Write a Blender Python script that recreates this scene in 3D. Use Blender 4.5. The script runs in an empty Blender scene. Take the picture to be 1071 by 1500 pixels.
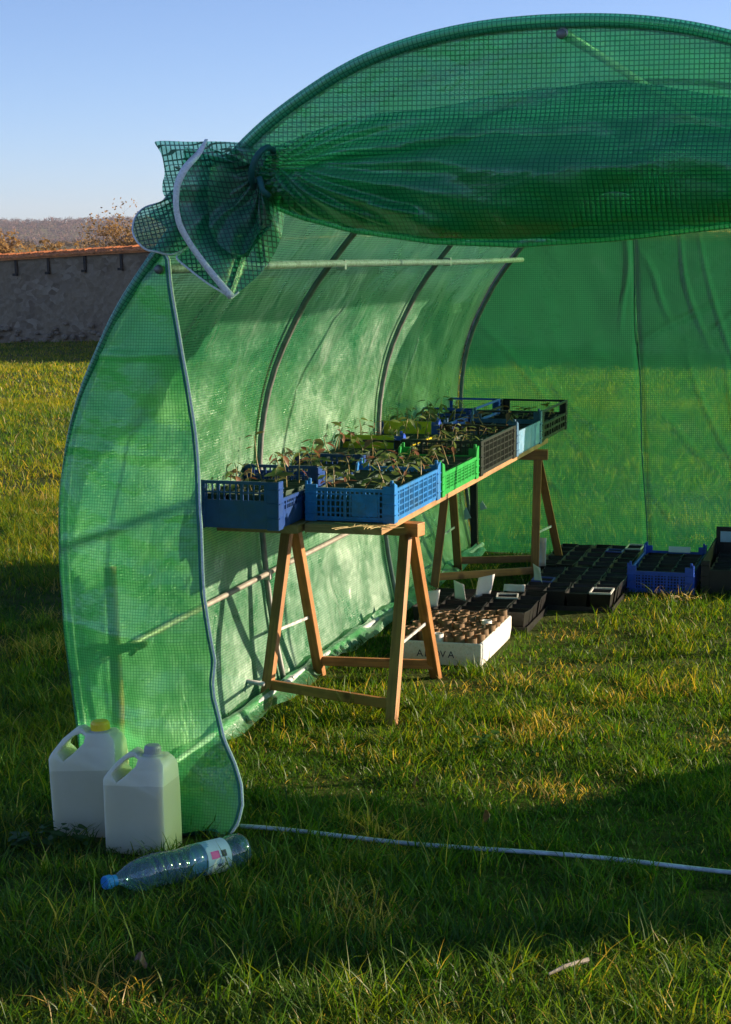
import bpy, bmesh, math, random
import numpy as np
from mathutils import Vector, Matrix, noise
R = math.radians
PI = math.pi
sc = bpy.context.scene
COL = sc.collection

# ------------------------------------------------------------------ camera
CAM_H = 1.5
HAZE = 0.00016
PITCH = 7.78
cd = bpy.data.cameras.new('camera')
cam = bpy.data.objects.new('camera', cd)
COL.objects.link(cam)
cam.location = (0, 0, CAM_H)
cam.rotation_euler = (R(90 - PITCH), 0, 0)
cd.sensor_fit = 'VERTICAL'
cd.sensor_height = 24
cd.lens = 24 * 2818 / 1500
cd.clip_start = 0.05
cd.clip_end = 6000
sc.camera = cam
# ------------------------------------------------------------------ sky, sun, exposure
SUN_EL = 15.5
SUN_DIR = Vector((0.972, 0.235, 0)).normalized()      # horizontal direction towards the sun
w = bpy.data.worlds.new('World')
sc.world = w
w.use_nodes = True
nt = w.node_tree
sky = nt.nodes.new('ShaderNodeTexSky')
sky.sky_type = 'NISHITA'
sky.sun_disc = False
sky.sun_elevation = R(SUN_EL)
sky.sun_rotation = math.atan2(SUN_DIR.x, SUN_DIR.y)
sky.air_density = 0.6
sky.dust_density = 0.45
sky.ozone_density = 4.0
bg = nt.nodes['Background']
bg.inputs['Strength'].default_value = 0.1
wb = nt.nodes.new('ShaderNodeMix'); wb.data_type = 'RGBA'; wb.blend_type = 'MULTIPLY'; wb.inputs[0].default_value = 1.0
wb.inputs[7].default_value = (1.14, 0.97, 0.95, 1)          # white balance of the sky light
nt.links.new(sky.outputs[0], wb.inputs[6])
nt.links.new(wb.outputs[2], bg.inputs['Color'])
sl = bpy.data.lights.new('sun', 'SUN')
sl.energy = 5.0
sl.angle = R(0.5)
sl.color = (1.0, 0.80, 0.56)
sun = bpy.data.objects.new('sun', sl)
COL.objects.link(sun)
sd = Vector((SUN_DIR.x * math.cos(R(SUN_EL)), SUN_DIR.y * math.cos(R(SUN_EL)), math.sin(R(SUN_EL))))
sun.rotation_euler = sd.to_track_quat('Z', 'Y').to_euler()
sc.view_settings.view_transform = 'Standard'
sc.view_settings.look = 'None'
sc.view_settings.exposure = 1.08
sc.view_settings.gamma = 1.0
sc.view_settings.use_curve_mapping = False
sc.render.engine = 'CYCLES'
cy = sc.cycles
cy.max_bounces = 12
cy.transparent_max_bounces = 24
cy.transmission_bounces = 8
cy.diffuse_bounces = 4
cy.glossy_bounces = 3
cy.caustics_reflective = False
cy.caustics_refractive = False
cy.use_denoising = True
cy.sample_clamp_indirect = 6
rnd = random.Random(7)
nrs = np.random.RandomState(11)

# ------------------------------------------------------------------ tunnel frame: v along the front, u into the tunnel
A0 = (-0.695, 4.921)
VX, VY = 0.9646, -0.2637
UX, UY = 0.2637, 0.9646
ROT = math.atan2(VY, VX)
def Wp(v, u, z=0.0):
    return Vector((A0[0] + v * VX + u * UX, A0[1] + v * VY + u * UY, z))
def to_gh(x, y):
    dx, dy = x - A0[0], y - A0[1]
    return dx * VX + dy * VY, dx * UX + dy * UY

# ------------------------------------------------------------------ materials
MATS = {}
def newmat(name):
    m = bpy.data.materials.new(name)
    m.use_nodes = True
    MATS[name] = m
    return m, m.node_tree.nodes, m.node_tree.links
def mathn(N, L, op, a, b=None):
    n = N.new('ShaderNodeMath'); n.operation = op
    for i, q in enumerate((a, b)):
        if q is None: continue
        if isinstance(q, (int, float)): n.inputs[i].default_value = q
        else: L.new(q, n.inputs[i])
    return n.outputs[0]
def mixc(N, L, fac, a, b, mode='MIX'):
    n = N.new('ShaderNodeMix'); n.data_type = 'RGBA'; n.blend_type = mode
    for i, q in ((0, fac), (6, a), (7, b)):
        if isinstance(q, (int, float)): n.inputs[i].default_value = q
        elif isinstance(q, tuple): n.inputs[i].default_value = (*q, 1) if len(q) == 3 else q
        else: L.new(q, n.inputs[i])
    return n.outputs[2]
def tex(N, L, kind, scale, detail=4, vec=None, rough=0.6):
    n = N.new('ShaderNodeTex' + kind)
    n.inputs['Scale'].default_value = scale
    if 'Detail' in n.inputs: n.inputs['Detail'].default_value = detail
    if kind == 'Noise': n.inputs['Roughness'].default_value = rough
    if vec is not None: L.new(vec, n.inputs['Vector'])
    return n
def ramp(N, L, fac, stops):
    n = N.new('ShaderNodeValToRGB'); L.new(fac, n.inputs[0])
    cr = n.color_ramp
    while len(cr.elements) < len(stops): cr.elements.new(0.5)
    for e, (p, c) in zip(cr.elements, stops):
        e.position = p; e.color = (*c, 1)
    return n.outputs[0]
def bump(N, L, height, strength=0.3, dist=0.01):
    n = N.new('ShaderNodeBump'); n.inputs['Strength'].default_value = strength
    n.inputs['Distance'].default_value = dist
    L.new(height, n.inputs['Height'])
    return n.outputs[0]
def simple(name, col, rough=0.5, metal=0.0, var=0.25, scale=30, bmp=0.1, spec=0.5, dirt=None):
    m, N, L = newmat(name)
    b = N['Principled BSDF']
    tc = N.new('ShaderNodeTexCoord')
    t = tex(N, L, 'Noise', scale, 5, tc.outputs['Object'])
    lo = tuple(c * (1 - var) for c in col); hi = tuple(min(1, c * (1 + var)) for c in col)
    c = ramp(N, L, t.outputs[0], [(0.3, lo), (0.7, hi)])
    if dirt:
        t2 = tex(N, L, 'Noise', scale * 0.35, 6, tc.outputs['Object'], 0.75)
        f = ramp(N, L, t2.outputs[0], [(0.5, (0, 0, 0)), (0.68, (0.8, 0.8, 0.8))])
        c = mixc(N, L, f, c, dirt)
    L.new(c, b.inputs['Base Color'])
    b.inputs['Roughness'].default_value = rough
    b.inputs['Metallic'].default_value = metal
    b.inputs['Specular IOR Level'].default_value = spec
    if bmp: L.new(bump(N, L, t.outputs[0], bmp, 0.004), b.inputs['Normal'])
    return m

simple('dark blue plastic', (0.006, 0.05, 0.24), 0.4, dirt=(0.02, 0.06, 0.16))
simple('light blue plastic', (0.016, 0.19, 0.56), 0.4, dirt=(0.05, 0.15, 0.30))
simple('cobalt plastic', (0.02, 0.09, 0.55), 0.4)
simple('slate blue plastic', (0.05, 0.14, 0.26), 0.45, dirt=(0.12, 0.2, 0.28))
simple('pale blue panel plastic', (0.13, 0.30, 0.46), 0.5, dirt=(0.25, 0.38, 0.48))
simple('green plastic', (0.01, 0.33, 0.05), 0.4)
simple('dark green plastic', (0.006, 0.05, 0.02), 0.45)
simple('yellow plastic', (0.80, 0.62, 0.02), 0.4)
simple('black plastic', (0.007, 0.007, 0.008), 0.4, dirt=(0.016, 0.015, 0.013))
simple('pot plastic', (0.006, 0.006, 0.007), 0.4, dirt=(0.018, 0.016, 0.012))
simple('grey green pot plastic', (0.035, 0.07, 0.045), 0.5, dirt=(0.10, 0.12, 0.08))
simple('soil', (0.014, 0.010, 0.007), 0.95, var=0.6, scale=160, bmp=0.8)
simple('galvanised steel', (0.60, 0.60, 0.62), 0.42, metal=0.25, scale=60, dirt=(0.2, 0.17, 0.13))
simple('dull steel', (0.30, 0.28, 0.24), 0.5, metal=0.2)
simple('dark steel', (0.20, 0.21, 0.20), 0.5, metal=0.5)
simple('white rail enamel', (0.55, 0.62, 0.66), 0.35, dirt=(0.30, 0.30, 0.26))
simple('zip tape', (0.86, 0.87, 0.85), 0.55, scale=200)
simple('teal hem', (0.012, 0.17, 0.13), 0.5, scale=200, bmp=0.5)
simple('teal strap', (0.01, 0.11, 0.10), 0.6)
simple('white foam', (0.78, 0.77, 0.73), 0.75, var=0.06, scale=240, bmp=0.5, dirt=(0.55, 0.50, 0.40))
simple('navy ink', (0.01, 0.015, 0.06), 0.6, bmp=0)
simple('cardboard', (0.22, 0.135, 0.07), 0.85, var=0.3, scale=50)
simple('white card', (0.80, 0.79, 0.77), 0.6, var=0.05)
simple('black wood', (0.02, 0.017, 0.013), 0.8, scale=40, bmp=0.6)
simple('yellow cap plastic', (0.85, 0.62, 0.02), 0.35, var=0.05)
simple('grey cap plastic', (0.38, 0.38, 0.36), 0.45, var=0.1)
simple('blue cap plastic', (0.02, 0.22, 0.60), 0.35, var=0.05)
simple('straw', (0.50, 0.38, 0.17), 0.7, var=0.3, scale=60)
simple('weathered stick', (0.42, 0.36, 0.27), 0.8, var=0.35, scale=80, bmp=0.6)
simple('bark', (0.07, 0.055, 0.04), 0.9, var=0.4, scale=8, bmp=0.6)
simple('roof tile clay', (0.60, 0.19, 0.05), 0.75, var=0.4, scale=3.0, bmp=0.3)
simple('iron', (0.012, 0.011, 0.010), 0.8)
simple('pink print', (0.75, 0.08, 0.35), 0.5, var=0.05, bmp=0)
simple('pale blue print', (0.45, 0.58, 0.72), 0.5, var=0.08, bmp=0)

def wood(name, col):
    m, N, L = newmat(name)
    b = N['Principled BSDF']
    tc = N.new('ShaderNodeTexCoord')
    mp = N.new('ShaderNodeMapping'); mp.inputs['Scale'].default_value = (60, 60, 5)
    L.new(tc.outputs['UV'], mp.inputs[0])
    t = tex(N, L, 'Noise', 1.0, 6, mp.outputs[0])
    t2 = tex(N, L, 'Noise', 9, 3, tc.outputs['Object'])
    c = ramp(N, L, t.outputs[0], [(0.3, tuple(x * 0.55 for x in col)), (0.55, col), (0.8, tuple(x * 1.25 for x in col))])
    v = tex(N, L, 'Voronoi', 5.5, 0, tc.outputs['Object'])
    k = ramp(N, L, v.outputs['Distance'], [(0.0, (0.30, 0.2, 0.15)), (0.07, (0.5, 0.4, 0.35)), (0.12, (1, 1, 1))])
    c = mixc(N, L, 1.0, c, k, 'MULTIPLY')
    g = ramp(N, L, t2.outputs[0], [(0.45, (1, 1, 1)), (0.75, (0.62, 0.58, 0.55))])
    c = mixc(N, L, 1.0, c, g, 'MULTIPLY')
    L.new(c, b.inputs['Base Color'])
    b.inputs['Roughness'].default_value = 0.55
    L.new(bump(N, L, t.outputs[0], 0.35, 0.003), b.inputs['Normal'])
    return m
wood('trestle wood', (0.47, 0.20, 0.055))
wood('board wood', (0.42, 0.23, 0.09))

def film(name, cell=0.0075, transp=0.62, tint=(0.52, 0.98, 0.50), body=(0.14, 0.78, 0.30), strand=(0.014, 0.28, 0.095), crink=0.8, gloss=0.62, wt=0.17, strand_op=0.75, blur=0.45, wk=1.0):
    m, N, L = newmat(name)
    out = N['Material Output']
    N.remove(N['Principled BSDF'])
    uv = N.new('ShaderNodeTexCoord')
    sp = N.new('ShaderNodeSeparateXYZ'); L.new(uv.outputs['UV'], sp.inputs[0])
    fs = []
    for o, wt in ((sp.outputs[0], wt), (sp.outputs[1], wt * wk)):
        a = mathn(N, L, 'MULTIPLY', o, PI / cell)
        a = mathn(N, L, 'ABSOLUTE', mathn(N, L, 'SINE', a))
        a = mathn(N, L, 'LESS_THAN', a, math.sin(PI * wt / 2) * 1.0)
        fs.append(a)
    grid = mathn(N, L, 'MAXIMUM', fs[0], fs[1])
    # crinkles
    n1 = tex(N, L, 'Noise', 3.6, 3, uv.outputs['UV'], 0.5)
    n1.inputs['Distortion'].default_value = 0.35
    n2 = tex(N, L, 'Noise', 26, 3, uv.outputs['UV'])
    h = mathn(N, L, 'ADD', n1.outputs[0], mathn(N, L, 'MULTIPLY', n2.outputs[0], 0.12))
    b1 = N.new('ShaderNodeBump'); b1.inputs['Strength'].default_value = crink; b1.inputs['Distance'].default_value = 0.05
    L.new(h, b1.inputs['Height'])
    b2 = N.new('ShaderNodeBump'); b2.inputs['Strength'].default_value = 0.35; b2.inputs['Distance'].default_value = 0.0012
    L.new(grid, b2.inputs['Height']); L.new(b1.outputs[0], b2.inputs['Normal'])
    nrm = b2.outputs[0]
    # random tone, from darker to milkier
    n3 = tex(N, L, 'Noise', 2.2, 6, uv.outputs['UV'], 0.7)
    cbody = ramp(N, L, n3.outputs[0], [(0.30, tuple(c * 0.75 for c in body)), (0.6, body), (0.78, (min(1, body[0] + 0.16), min(1, body[1] + 0.12), min(1, body[2] + 0.2)))])
    cb = mixc(N, L, grid, cbody, strand)
    tr = N.new('ShaderNodeBsdfTransparent'); tr.inputs[0].default_value = (*tint, 1)
    rf = N.new('ShaderNodeBsdfRefraction'); rf.inputs['IOR'].default_value = 1.02; rf.inputs['Roughness'].default_value = 0.28; rf.inputs[0].default_value = (*tint, 1)
    L.new(b1.outputs[0], rf.inputs['Normal'])
    mr = N.new('ShaderNodeMixShader'); mr.inputs[0].default_value = blur; L.new(tr.outputs[0], mr.inputs[1]); L.new(rf.outputs[0], mr.inputs[2])
    tr = mr
    tl = N.new('ShaderNodeBsdfTranslucent'); L.new(cb, tl.inputs[0]); L.new(b1.outputs[0], tl.inputs['Normal'])
    df = N.new('ShaderNodeBsdfDiffuse'); L.new(cb, df.inputs[0]); L.new(nrm, df.inputs['Normal'])
    ms = N.new('ShaderNodeMixShader'); ms.inputs[0].default_value = 0.5
    L.new(tl.outputs[0], ms.inputs[1]); L.new(df.outputs[0], ms.inputs[2])
    mt = N.new('ShaderNodeMixShader')
    f = mathn(N, L, 'MULTIPLY', mathn(N, L, 'SUBTRACT', 1.0, mathn(N, L, 'MULTIPLY', grid, strand_op)), transp)
    L.new(f, mt.inputs[0]); L.new(ms.outputs[0], mt.inputs[1]); L.new(tr.outputs[0], mt.inputs[2])
    gl = N.new('ShaderNodeBsdfGlossy')
    L.new(ramp(N, L, n3.outputs[0], [(0.35, (0.20,) * 3), (0.65, (0.48,) * 3)]), gl.inputs['Roughness'])
    gl.inputs[0].default_value = (0.95, 1.0, 0.97, 1)
    L.new(nrm, gl.inputs['Normal'])
    lw = N.new('ShaderNodeLayerWeight'); lw.inputs['Blend'].default_value = 0.5; L.new(nrm, lw.inputs['Normal'])
    gf = mathn(N, L, 'MULTIPLY', mathn(N, L, 'ADD', mathn(N, L, 'POWER', lw.outputs['Facing'], 4.0), 0.12), gloss)
    gf = mathn(N, L, 'MINIMUM', gf, 0.9)
    mg = N.new('ShaderNodeMixShader'); L.new(gf, mg.inputs[0]); L.new(mt.outputs[0], mg.inputs[1]); L.new(gl.outputs[0], mg.inputs[2])
    L.new(mg.outputs[0], out.inputs['Surface'])
    return m
film('green film')
film('side film', cell=0.0085, wt=0.34, wk=0.5, strand_op=0.9, strand=(0.008, 0.22, 0.07))
film('back film', cell=0.0095, wt=0.26, strand_op=0.85, body=(0.04, 0.36, 0.12), strand=(0.01, 0.17, 0.06), tint=(0.50, 0.98, 0.42), transp=0.74, crink=0.35, gloss=0.35)
film('door film', blur=0.2, cell=0.0115, strand_op=0.85, transp=0.68, crink=1.0, wt=0.24, tint=(0.52, 1.0, 0.74), body=(0.05, 0.80, 0.33), strand=(0.006, 0.20, 0.10), gloss=0.55)
film('sleeve film', cell=0.0115, transp=0.5, crink=0.3, wt=0.24, tint=(0.5, 0.98, 0.75), body=(0.08, 0.62, 0.38), strand=(0.008, 0.2, 0.13))
film('knot film', blur=0.1, cell=0.0105, strand_op=0.9, transp=0.52, crink=0.7, wt=0.28, tint=(0.5, 0.95, 0.8), body=(0.04, 0.58, 0.26), strand=(0.003, 0.09, 0.05), gloss=0.7)

def leafmat(name, cols, trans=0.45, attr='tint'):
    m, N, L = newmat(name)
    out = N['Material Output']; N.remove(N['Principled BSDF'])
    at = N.new('ShaderNodeAttribute'); at.attribute_name = attr
    c = ramp(N, L, at.outputs['Fac'], cols)
    df = N.new('ShaderNodeBsdfDiffuse'); L.new(c, df.inputs[0])
    tl = N.new('ShaderNodeBsdfTranslucent')
    cw = mixc(N, L, 1.0, c, (1.3, 1.25, 0.5), 'MULTIPLY'); L.new(cw, tl.inputs[0])
    ms = N.new('ShaderNodeMixShader'); ms.inputs[0].default_value = trans
    L.new(df.outputs[0], ms.inputs[1]); L.new(tl.outputs[0], ms.inputs[2])
    gl = N.new('ShaderNodeBsdfGlossy'); gl.inputs['Roughness'].default_value = 0.45
    mg = N.new('ShaderNodeMixShader'); mg.inputs[0].default_value = 0.02; L.new(ms.outputs[0], mg.inputs[1]); L.new(gl.outputs[0], mg.inputs[2])
    L.new(mg.outputs[0], out.inputs[0])
    return m
leafmat('grass blades', [(0.0, (0.025, 0.09, 0.010)), (0.35, (0.065, 0.16, 0.012)), (0.6, (0.17, 0.235, 0.012)), (0.78, (0.32, 0.30, 0.018)), (0.88, (0.44, 0.31, 0.05)), (1.0, (0.55, 0.40, 0.15))], 0.55)
def solidleaf(name, col, trans=0.4):
    m, N, L = newmat(name)
    out = N['Material Output']; N.remove(N['Principled BSDF'])
    tc = N.new('ShaderNodeTexCoord')
    t = tex(N, L, 'Noise', 90, 3, tc.outputs['Object'])
    c = ramp(N, L, t.outputs[0], [(0.3, tuple(x * 0.65 for x in col)), (0.7, tuple(x * 1.3 for x in col))])
    df = N.new('ShaderNodeBsdfDiffuse'); L.new(c, df.inputs[0])
    tl = N.new('ShaderNodeBsdfTranslucent'); L.new(c, tl.inputs[0])
    ms = N.new('ShaderNodeMixShader'); ms.inputs[0].default_value = trans
    L.new(df.outputs[0], ms.inputs[1]); L.new(tl.outputs[0], ms.inputs[2])
    gl = N.new('ShaderNodeBsdfGlossy'); gl.inputs['Roughness'].default_value = 0.4
    mg = N.new('ShaderNodeMixShader'); mg.inputs[0].default_value = 0.05
    L.new(ms.outputs[0], mg.inputs[1]); L.new(gl.outputs[0], mg.inputs[2])
    L.new(mg.outputs[0], out.inputs[0])
    return m
solidleaf('green leaf', (0.14, 0.20, 0.05))
solidleaf('red leaf', (0.27, 0.11, 0.06))
solidleaf('olive leaf', (0.19, 0.17, 0.05))
solidleaf('seedling stem', (0.36, 0.28, 0.12), 0.2)
solidleaf('weed leaf', (0.05, 0.13, 0.025))
solidleaf('dry leaf', (0.22, 0.11, 0.05), 0.3)

def ground_mat():
    m, N, L = newmat('meadow ground')
    b = N['Principled BSDF']
    tc = N.new('ShaderNodeTexCoord')
    n1 = tex(N, L, 'Noise', 0.35, 6, tc.outputs['Object'], 0.65)
    n2 = tex(N, L, 'Noise', 9, 6, tc.outputs['Object'], 0.7)
    near = ramp(N, L, n2.outputs[0], [(0.3, (0.022, 0.035, 0.010)), (0.55, (0.055, 0.075, 0.018)), (0.75, (0.13, 0.11, 0.045))])
    c2 = ramp(N, L, n1.outputs[0], [(0.35, (0.75, 0.85, 0.7)), (0.65, (1.35, 1.2, 0.9))])
    near = mixc(N, L, 1.0, near, c2, 'MULTIPLY')
    ge = N.new('ShaderNodeNewGeometry'); sx = N.new('ShaderNodeSeparateXYZ'); L.new(ge.outputs['Position'], sx.inputs[0])
    n3 = tex(N, L, 'Noise', 0.012, 4, tc.outputs['Object'])
    far = ramp(N, L, n3.outputs[0], [(0.35, (0.11, 0.095, 0.035)), (0.6, (0.17, 0.14, 0.055))])
    f = ramp(N, L, mathn(N, L, 'DIVIDE', sx.outputs[1], 300.0), [(0.25, (0, 0, 0)), (0.6, (1, 1, 1))])
    L.new(mixc(N, L, f, near, far), b.inputs['Base Color'])
    b.inputs['Roughness'].default_value = 0.95
    b.inputs['Specular IOR Level'].default_value = 0.1
    L.new(bump(N, L, n2.outputs[0], 0.8, 0.05), b.inputs['Normal'])
ground_mat()
def wall_mat():
    m, N, L = newmat('rubble masonry')
    b = N['Principled BSDF']
    tc = N.new('ShaderNodeTexCoord')
    mp = N.new('ShaderNodeMapping'); mp.inputs['Scale'].default_value = (1, 1, 1.7); L.new(tc.outputs['Object'], mp.inputs[0])
    v = tex(N, L, 'Voronoi', 4.2, 0, mp.outputs[0])
    n = tex(N, L, 'Noise', 0.8, 7, tc.outputs['Object'], 0.7)
    n2 = tex(N, L, 'Noise', 6, 6, tc.outputs['Object'], 0.7)
    c = ramp(N, L, v.outputs['Color'], [(0.2, (0.18, 0.13, 0.09)), (0.5, (0.24, 0.18, 0.13)), (0.8, (0.33, 0.26, 0.19))])
    plaster = ramp(N, L, n2.outputs[0], [(0.3, (0.22, 0.16, 0.105)), (0.7, (0.31, 0.235, 0.16))])
    f = ramp(N, L, n.outputs[0], [(0.42, (0, 0, 0)), (0.56, (1, 1, 1))])
    c = mixc(N, L, mathn(N, L, 'MULTIPLY', f, 0.85), c, plaster)
    L.new(c, b.inputs['Base Color'])
    b.inputs['Roughness'].default_value = 0.95
    b.inputs['Specular IOR Level'].default_value = 0.1
    L.new(bump(N, L, v.outputs['Distance'], 0.3, 0.04), b.inputs['Normal'])
wall_mat()
def wood_mat():
    m, N, L = newmat('winter woodland')
    b = N['Principled BSDF']
    tc = N.new('ShaderNodeTexCoord')
    ge = N.new('ShaderNodeNewGeometry')
    n = tex(N, L, 'Noise', 0.05, 5, ge.outputs['Position'], 0.6)
    n2 = tex(N, L, 'Noise', 0.8, 5, ge.outputs['Position'], 0.7)
    c = ramp(N, L, n.outputs[0], [(0.35, (0.12, 0.07, 0.075)), (0.5, (0.16, 0.095, 0.09)), (0.65, (0.19, 0.12, 0.10))])
    c2 = ramp(N, L, n2.outputs[0], [(0.3, (0.6, 0.6, 0.6)), (0.7, (1.3, 1.3, 1.3))])
    L.new(mixc(N, L, 1.0, c, c2, 'MULTIPLY'), b.inputs['Base Color'])
    b.inputs['Roughness'].default_value = 1.0
    b.inputs['Specular IOR Level'].default_value = 0.0
wood_mat()
def jerry_mat():
    m, N, L = newmat('milky polyethylene')
    b = N['Principled BSDF']
    tc = N.new('ShaderNodeTexCoord')
    n = tex(N, L, 'Noise', 6, 6, tc.outputs['Object'])
    sx = N.new('ShaderNodeSeparateXYZ'); L.new(tc.outputs['Object'], sx.inputs[0])
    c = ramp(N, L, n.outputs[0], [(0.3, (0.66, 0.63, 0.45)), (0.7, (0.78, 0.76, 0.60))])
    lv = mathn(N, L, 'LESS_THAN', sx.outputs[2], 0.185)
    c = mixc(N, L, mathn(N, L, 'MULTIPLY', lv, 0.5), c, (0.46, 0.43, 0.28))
    L.new(c, b.inputs['Base Color'])
    b.inputs['Roughness'].default_value = 0.36
    b.inputs['Subsurface Weight'].default_value = 0.85
    b.inputs['Subsurface Radius'].default_value = (0.05, 0.045, 0.035)
    b.inputs['Subsurface Scale'].default_value = 1.0
    L.new(bump(N, L, n.outputs[0], 0.12, 0.01), b.inputs['Normal'])
jerry_mat()
def pet_mat():
    m, N, L = newmat('clear blue bottle plastic')
    out = N['Material Output']; N.remove(N['Principled BSDF'])
    tr = N.new('ShaderNodeBsdfTransparent'); tr.inputs[0].default_value = (0.70, 0.86, 0.98, 1)
    gl = N.new('ShaderNodeBsdfGlossy'); gl.inputs['Roughness'].default_value = 0.08
    df = N.new('ShaderNodeBsdfDiffuse'); df.inputs[0].default_value = (0.22, 0.42, 0.66, 1)
    fr = N.new('ShaderNodeLayerWeight'); fr.inputs['Blend'].default_value = 0.25
    m1 = N.new('ShaderNodeMixShader'); m1.inputs[0].default_value = 0.13
    L.new(tr.outputs[0], m1.inputs[1]); L.new(df.outputs[0], m1.inputs[2])
    m2 = N.new('ShaderNodeMixShader'); L.new(mathn(N, L, 'ADD', mathn(N, L, 'POWER', fr.outputs['Facing'], 2.0), 0.08), m2.inputs[0])
    L.new(m1.outputs[0], m2.inputs[1]); L.new(gl.outputs[0], m2.inputs[2])
    L.new(m2.outputs[0], out.inputs[0])
pet_mat()

# ------------------------------------------------------------------ builders
class MB:
    def __init__(s): s.v = []; s.f = []; s.uv = None
    def box(s, x0, y0, z0, x1, y1, z1):
        n = len(s.v)
        s.v += [(x0, y0, z0), (x1, y0, z0), (x1, y1, z0), (x0, y1, z0), (x0, y0, z1), (x1, y0, z1), (x1, y1, z1), (x0, y1, z1)]
        s.f += [tuple(n + i for i in q) for q in ((0, 3, 2, 1), (4, 5, 6, 7), (0, 1, 5, 4), (1, 2, 6, 5), (2, 3, 7, 6), (3, 0, 4, 7))]
    def hexa(s, pts):
        n = len(s.v); s.v += [tuple(p) for p in pts]
        s.f += [tuple(n + i for i in q) for q in ((0, 3, 2, 1), (4, 5, 6, 7), (0, 1, 5, 4), (1, 2, 6, 5), (2, 3, 7, 6), (3, 0, 4, 7))]
    def prism(s, poly, y0, y1, axis='y'):
        """polygon in (a, z) extruded along the other axis"""
        n = len(s.v); k = len(poly)
        for y in (y0, y1):
            for a, z in poly:
                s.v.append((a, y, z) if axis == 'y' else (y, a, z))
        s.f.append(tuple(n + i for i in range(k))); s.f.append(tuple(n + k + i for i in reversed(range(k))))
        for i in range(k):
            j = (i + 1) % k; s.f.append((n + i, n + k + i, n + k + j, n + j))
    def bar(s, p0, p1, wx, wy, up=(0, 0, 1)):
        p0 = Vector(p0); p1 = Vector(p1); d = (p1 - p0).normalized()
        a = d.cross(Vector(up))
        if a.length < 1e-4: a = d.cross(Vector((1, 0, 0)))
        a.normalize(); b = a.cross(d).normalized()
        pts = []
        for p in (p0, p1):
            for i, j in ((-1, -1), (1, -1), (1, 1), (-1, 1)):
                pts.append(p + a * (i * wx / 2) + b * (j * wy / 2))
        s.hexa(pts)
    def tube(s, pts, r, n=8, cap=True, uv=False):
        pts = [Vector(p) for p in pts]; k = len(pts); base = len(s.v)
        if uv:
            if s.uv is None: s.uv = {}
            d_ = 0.0
            for i in range(k):
                if i: d_ += (pts[i] - pts[i - 1]).length
                rr = r[i] if isinstance(r, (list, tuple)) else r
                for q in range(n): s.uv[base + i * n + q] = (d_, 2 * PI * rr * (min(q, n - q) / n) + 0.003)
        prev = None
        for i, p in enumerate(pts):
            t = (pts[min(i + 1, k - 1)] - pts[max(i - 1, 0)]).normalized()
            if prev is None:
                a = t.cross(Vector((0, 0, 1)))
                if a.length < 0.05: a = t.cross(Vector((1, 0, 0)))
            else: a = prev - t * prev.dot(t)
            a.normalize(); prev = a; b = t.cross(a)
            rr = r[i] if isinstance(r, (list, tuple)) else r
            for q in range(n):
                an = 2 * PI * q / n
                s.v.append(tuple(p + a * (rr * math.cos(an)) + b * (rr * math.sin(an))))
        for i in range(k - 1):
            for q in range(n):
                w_ = (q + 1) % n
                s.f.append((base + i * n + q, base + i * n + w_, base + (i + 1) * n + w_, base + (i + 1) * n + q))
        if cap:
            s.f.append(tuple(base + q for q in reversed(range(n)))); s.f.append(tuple(base + (k - 1) * n + q for q in range(n)))
    def lathe(s, prof, n=24, axis='z'):
        base = len(s.v); k = len(prof)
        for r, z in prof:
            for q in range(n):
                an = 2 * PI * q / n; c, d = r * math.cos(an), r * math.sin(an)
                s.v.append((c, d, z) if axis == 'z' else (z, c, d))
        for i in range(k - 1):
            for q in range(n):
                w_ = (q + 1) % n
                s.f.append((base + i * n + q, base + i * n + w_, base + (i + 1) * n + w_, base + (i + 1) * n + q))
    def grid(s, fn, nu, nv, uvfn=None, keep=None):
        base = len(s.v)
        for i in range(nu + 1):
            for j in range(nv + 1):
                s.v.append(tuple(fn(i / nu, j / nv)))
        uvs = None
        if uvfn:
            if s.uv is None: s.uv = {}
            for i in range(nu + 1):
                for j in range(nv + 1):
                    s.uv[base + i * (nv + 1) + j] = uvfn(i / nu, j / nv)
        for i in range(nu):
            for j in range(nv):
                if keep and not keep((i + .5) / nu, (j + .5) / nv): continue
                a = base + i * (nv + 1) + j
                s.f.append((a, a + 1, a + nv + 2, a + nv + 1))
    def mesh(s, name, mat=None, smooth=False):
        me = bpy.data.meshes.new(name)
        me.from_pydata(s.v, [], s.f)
        me.update()
        if s.uv is not None:
            ul = me.uv_layers.new(name='UVMap')
            li = np.zeros(len(me.loops), dtype=np.int32); me.loops.foreach_get('vertex_index', li)
            arr = np.zeros((len(s.v), 2), dtype=np.float32)
            for k, q in s.uv.items(): arr[k] = q
            ul.data.foreach_set('uv', arr[li].ravel())
        if mat: me.materials.append(MATS[mat])
        if smooth: me.polygons.foreach_set('use_smooth', [True] * len(me.polygons))
        return me
def obj(name, mb, mat=None, parent=None, smooth=False, bevel=0.0, label=None, kind=None, loc=None, seg=2):
    me = mb.mesh(name, mat, smooth) if isinstance(mb, MB) else mb
    o = bpy.data.objects.new(name, me); COL.objects.link(o)
    if parent is not None: o.parent = parent
    if loc is not None: o.location = loc
    if bevel:
        bv = o.modifiers.new('bevel', 'BEVEL'); bv.width = bevel; bv.segments = seg; bv.limit_method = 'ANGLE'; bv.angle_limit = R(40)
    if label: o['label'] = label
    if kind: o['kind'] = kind
    return o
def tag(o, label, cat, group=None):
    o['label'] = label; o['category'] = cat
    if group: o['group'] = group
    return o
def thing(name, label, cat, loc=(0, 0, 0), rotz=0.0, group=None):
    o = bpy.data.objects.new(name, None); COL.objects.link(o)
    o.empty_display_size = 0.05
    o.location = loc; o.rotation_euler = (0, 0, rotz)
    return tag(o, label, cat, group)
KIDS = {}
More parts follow.
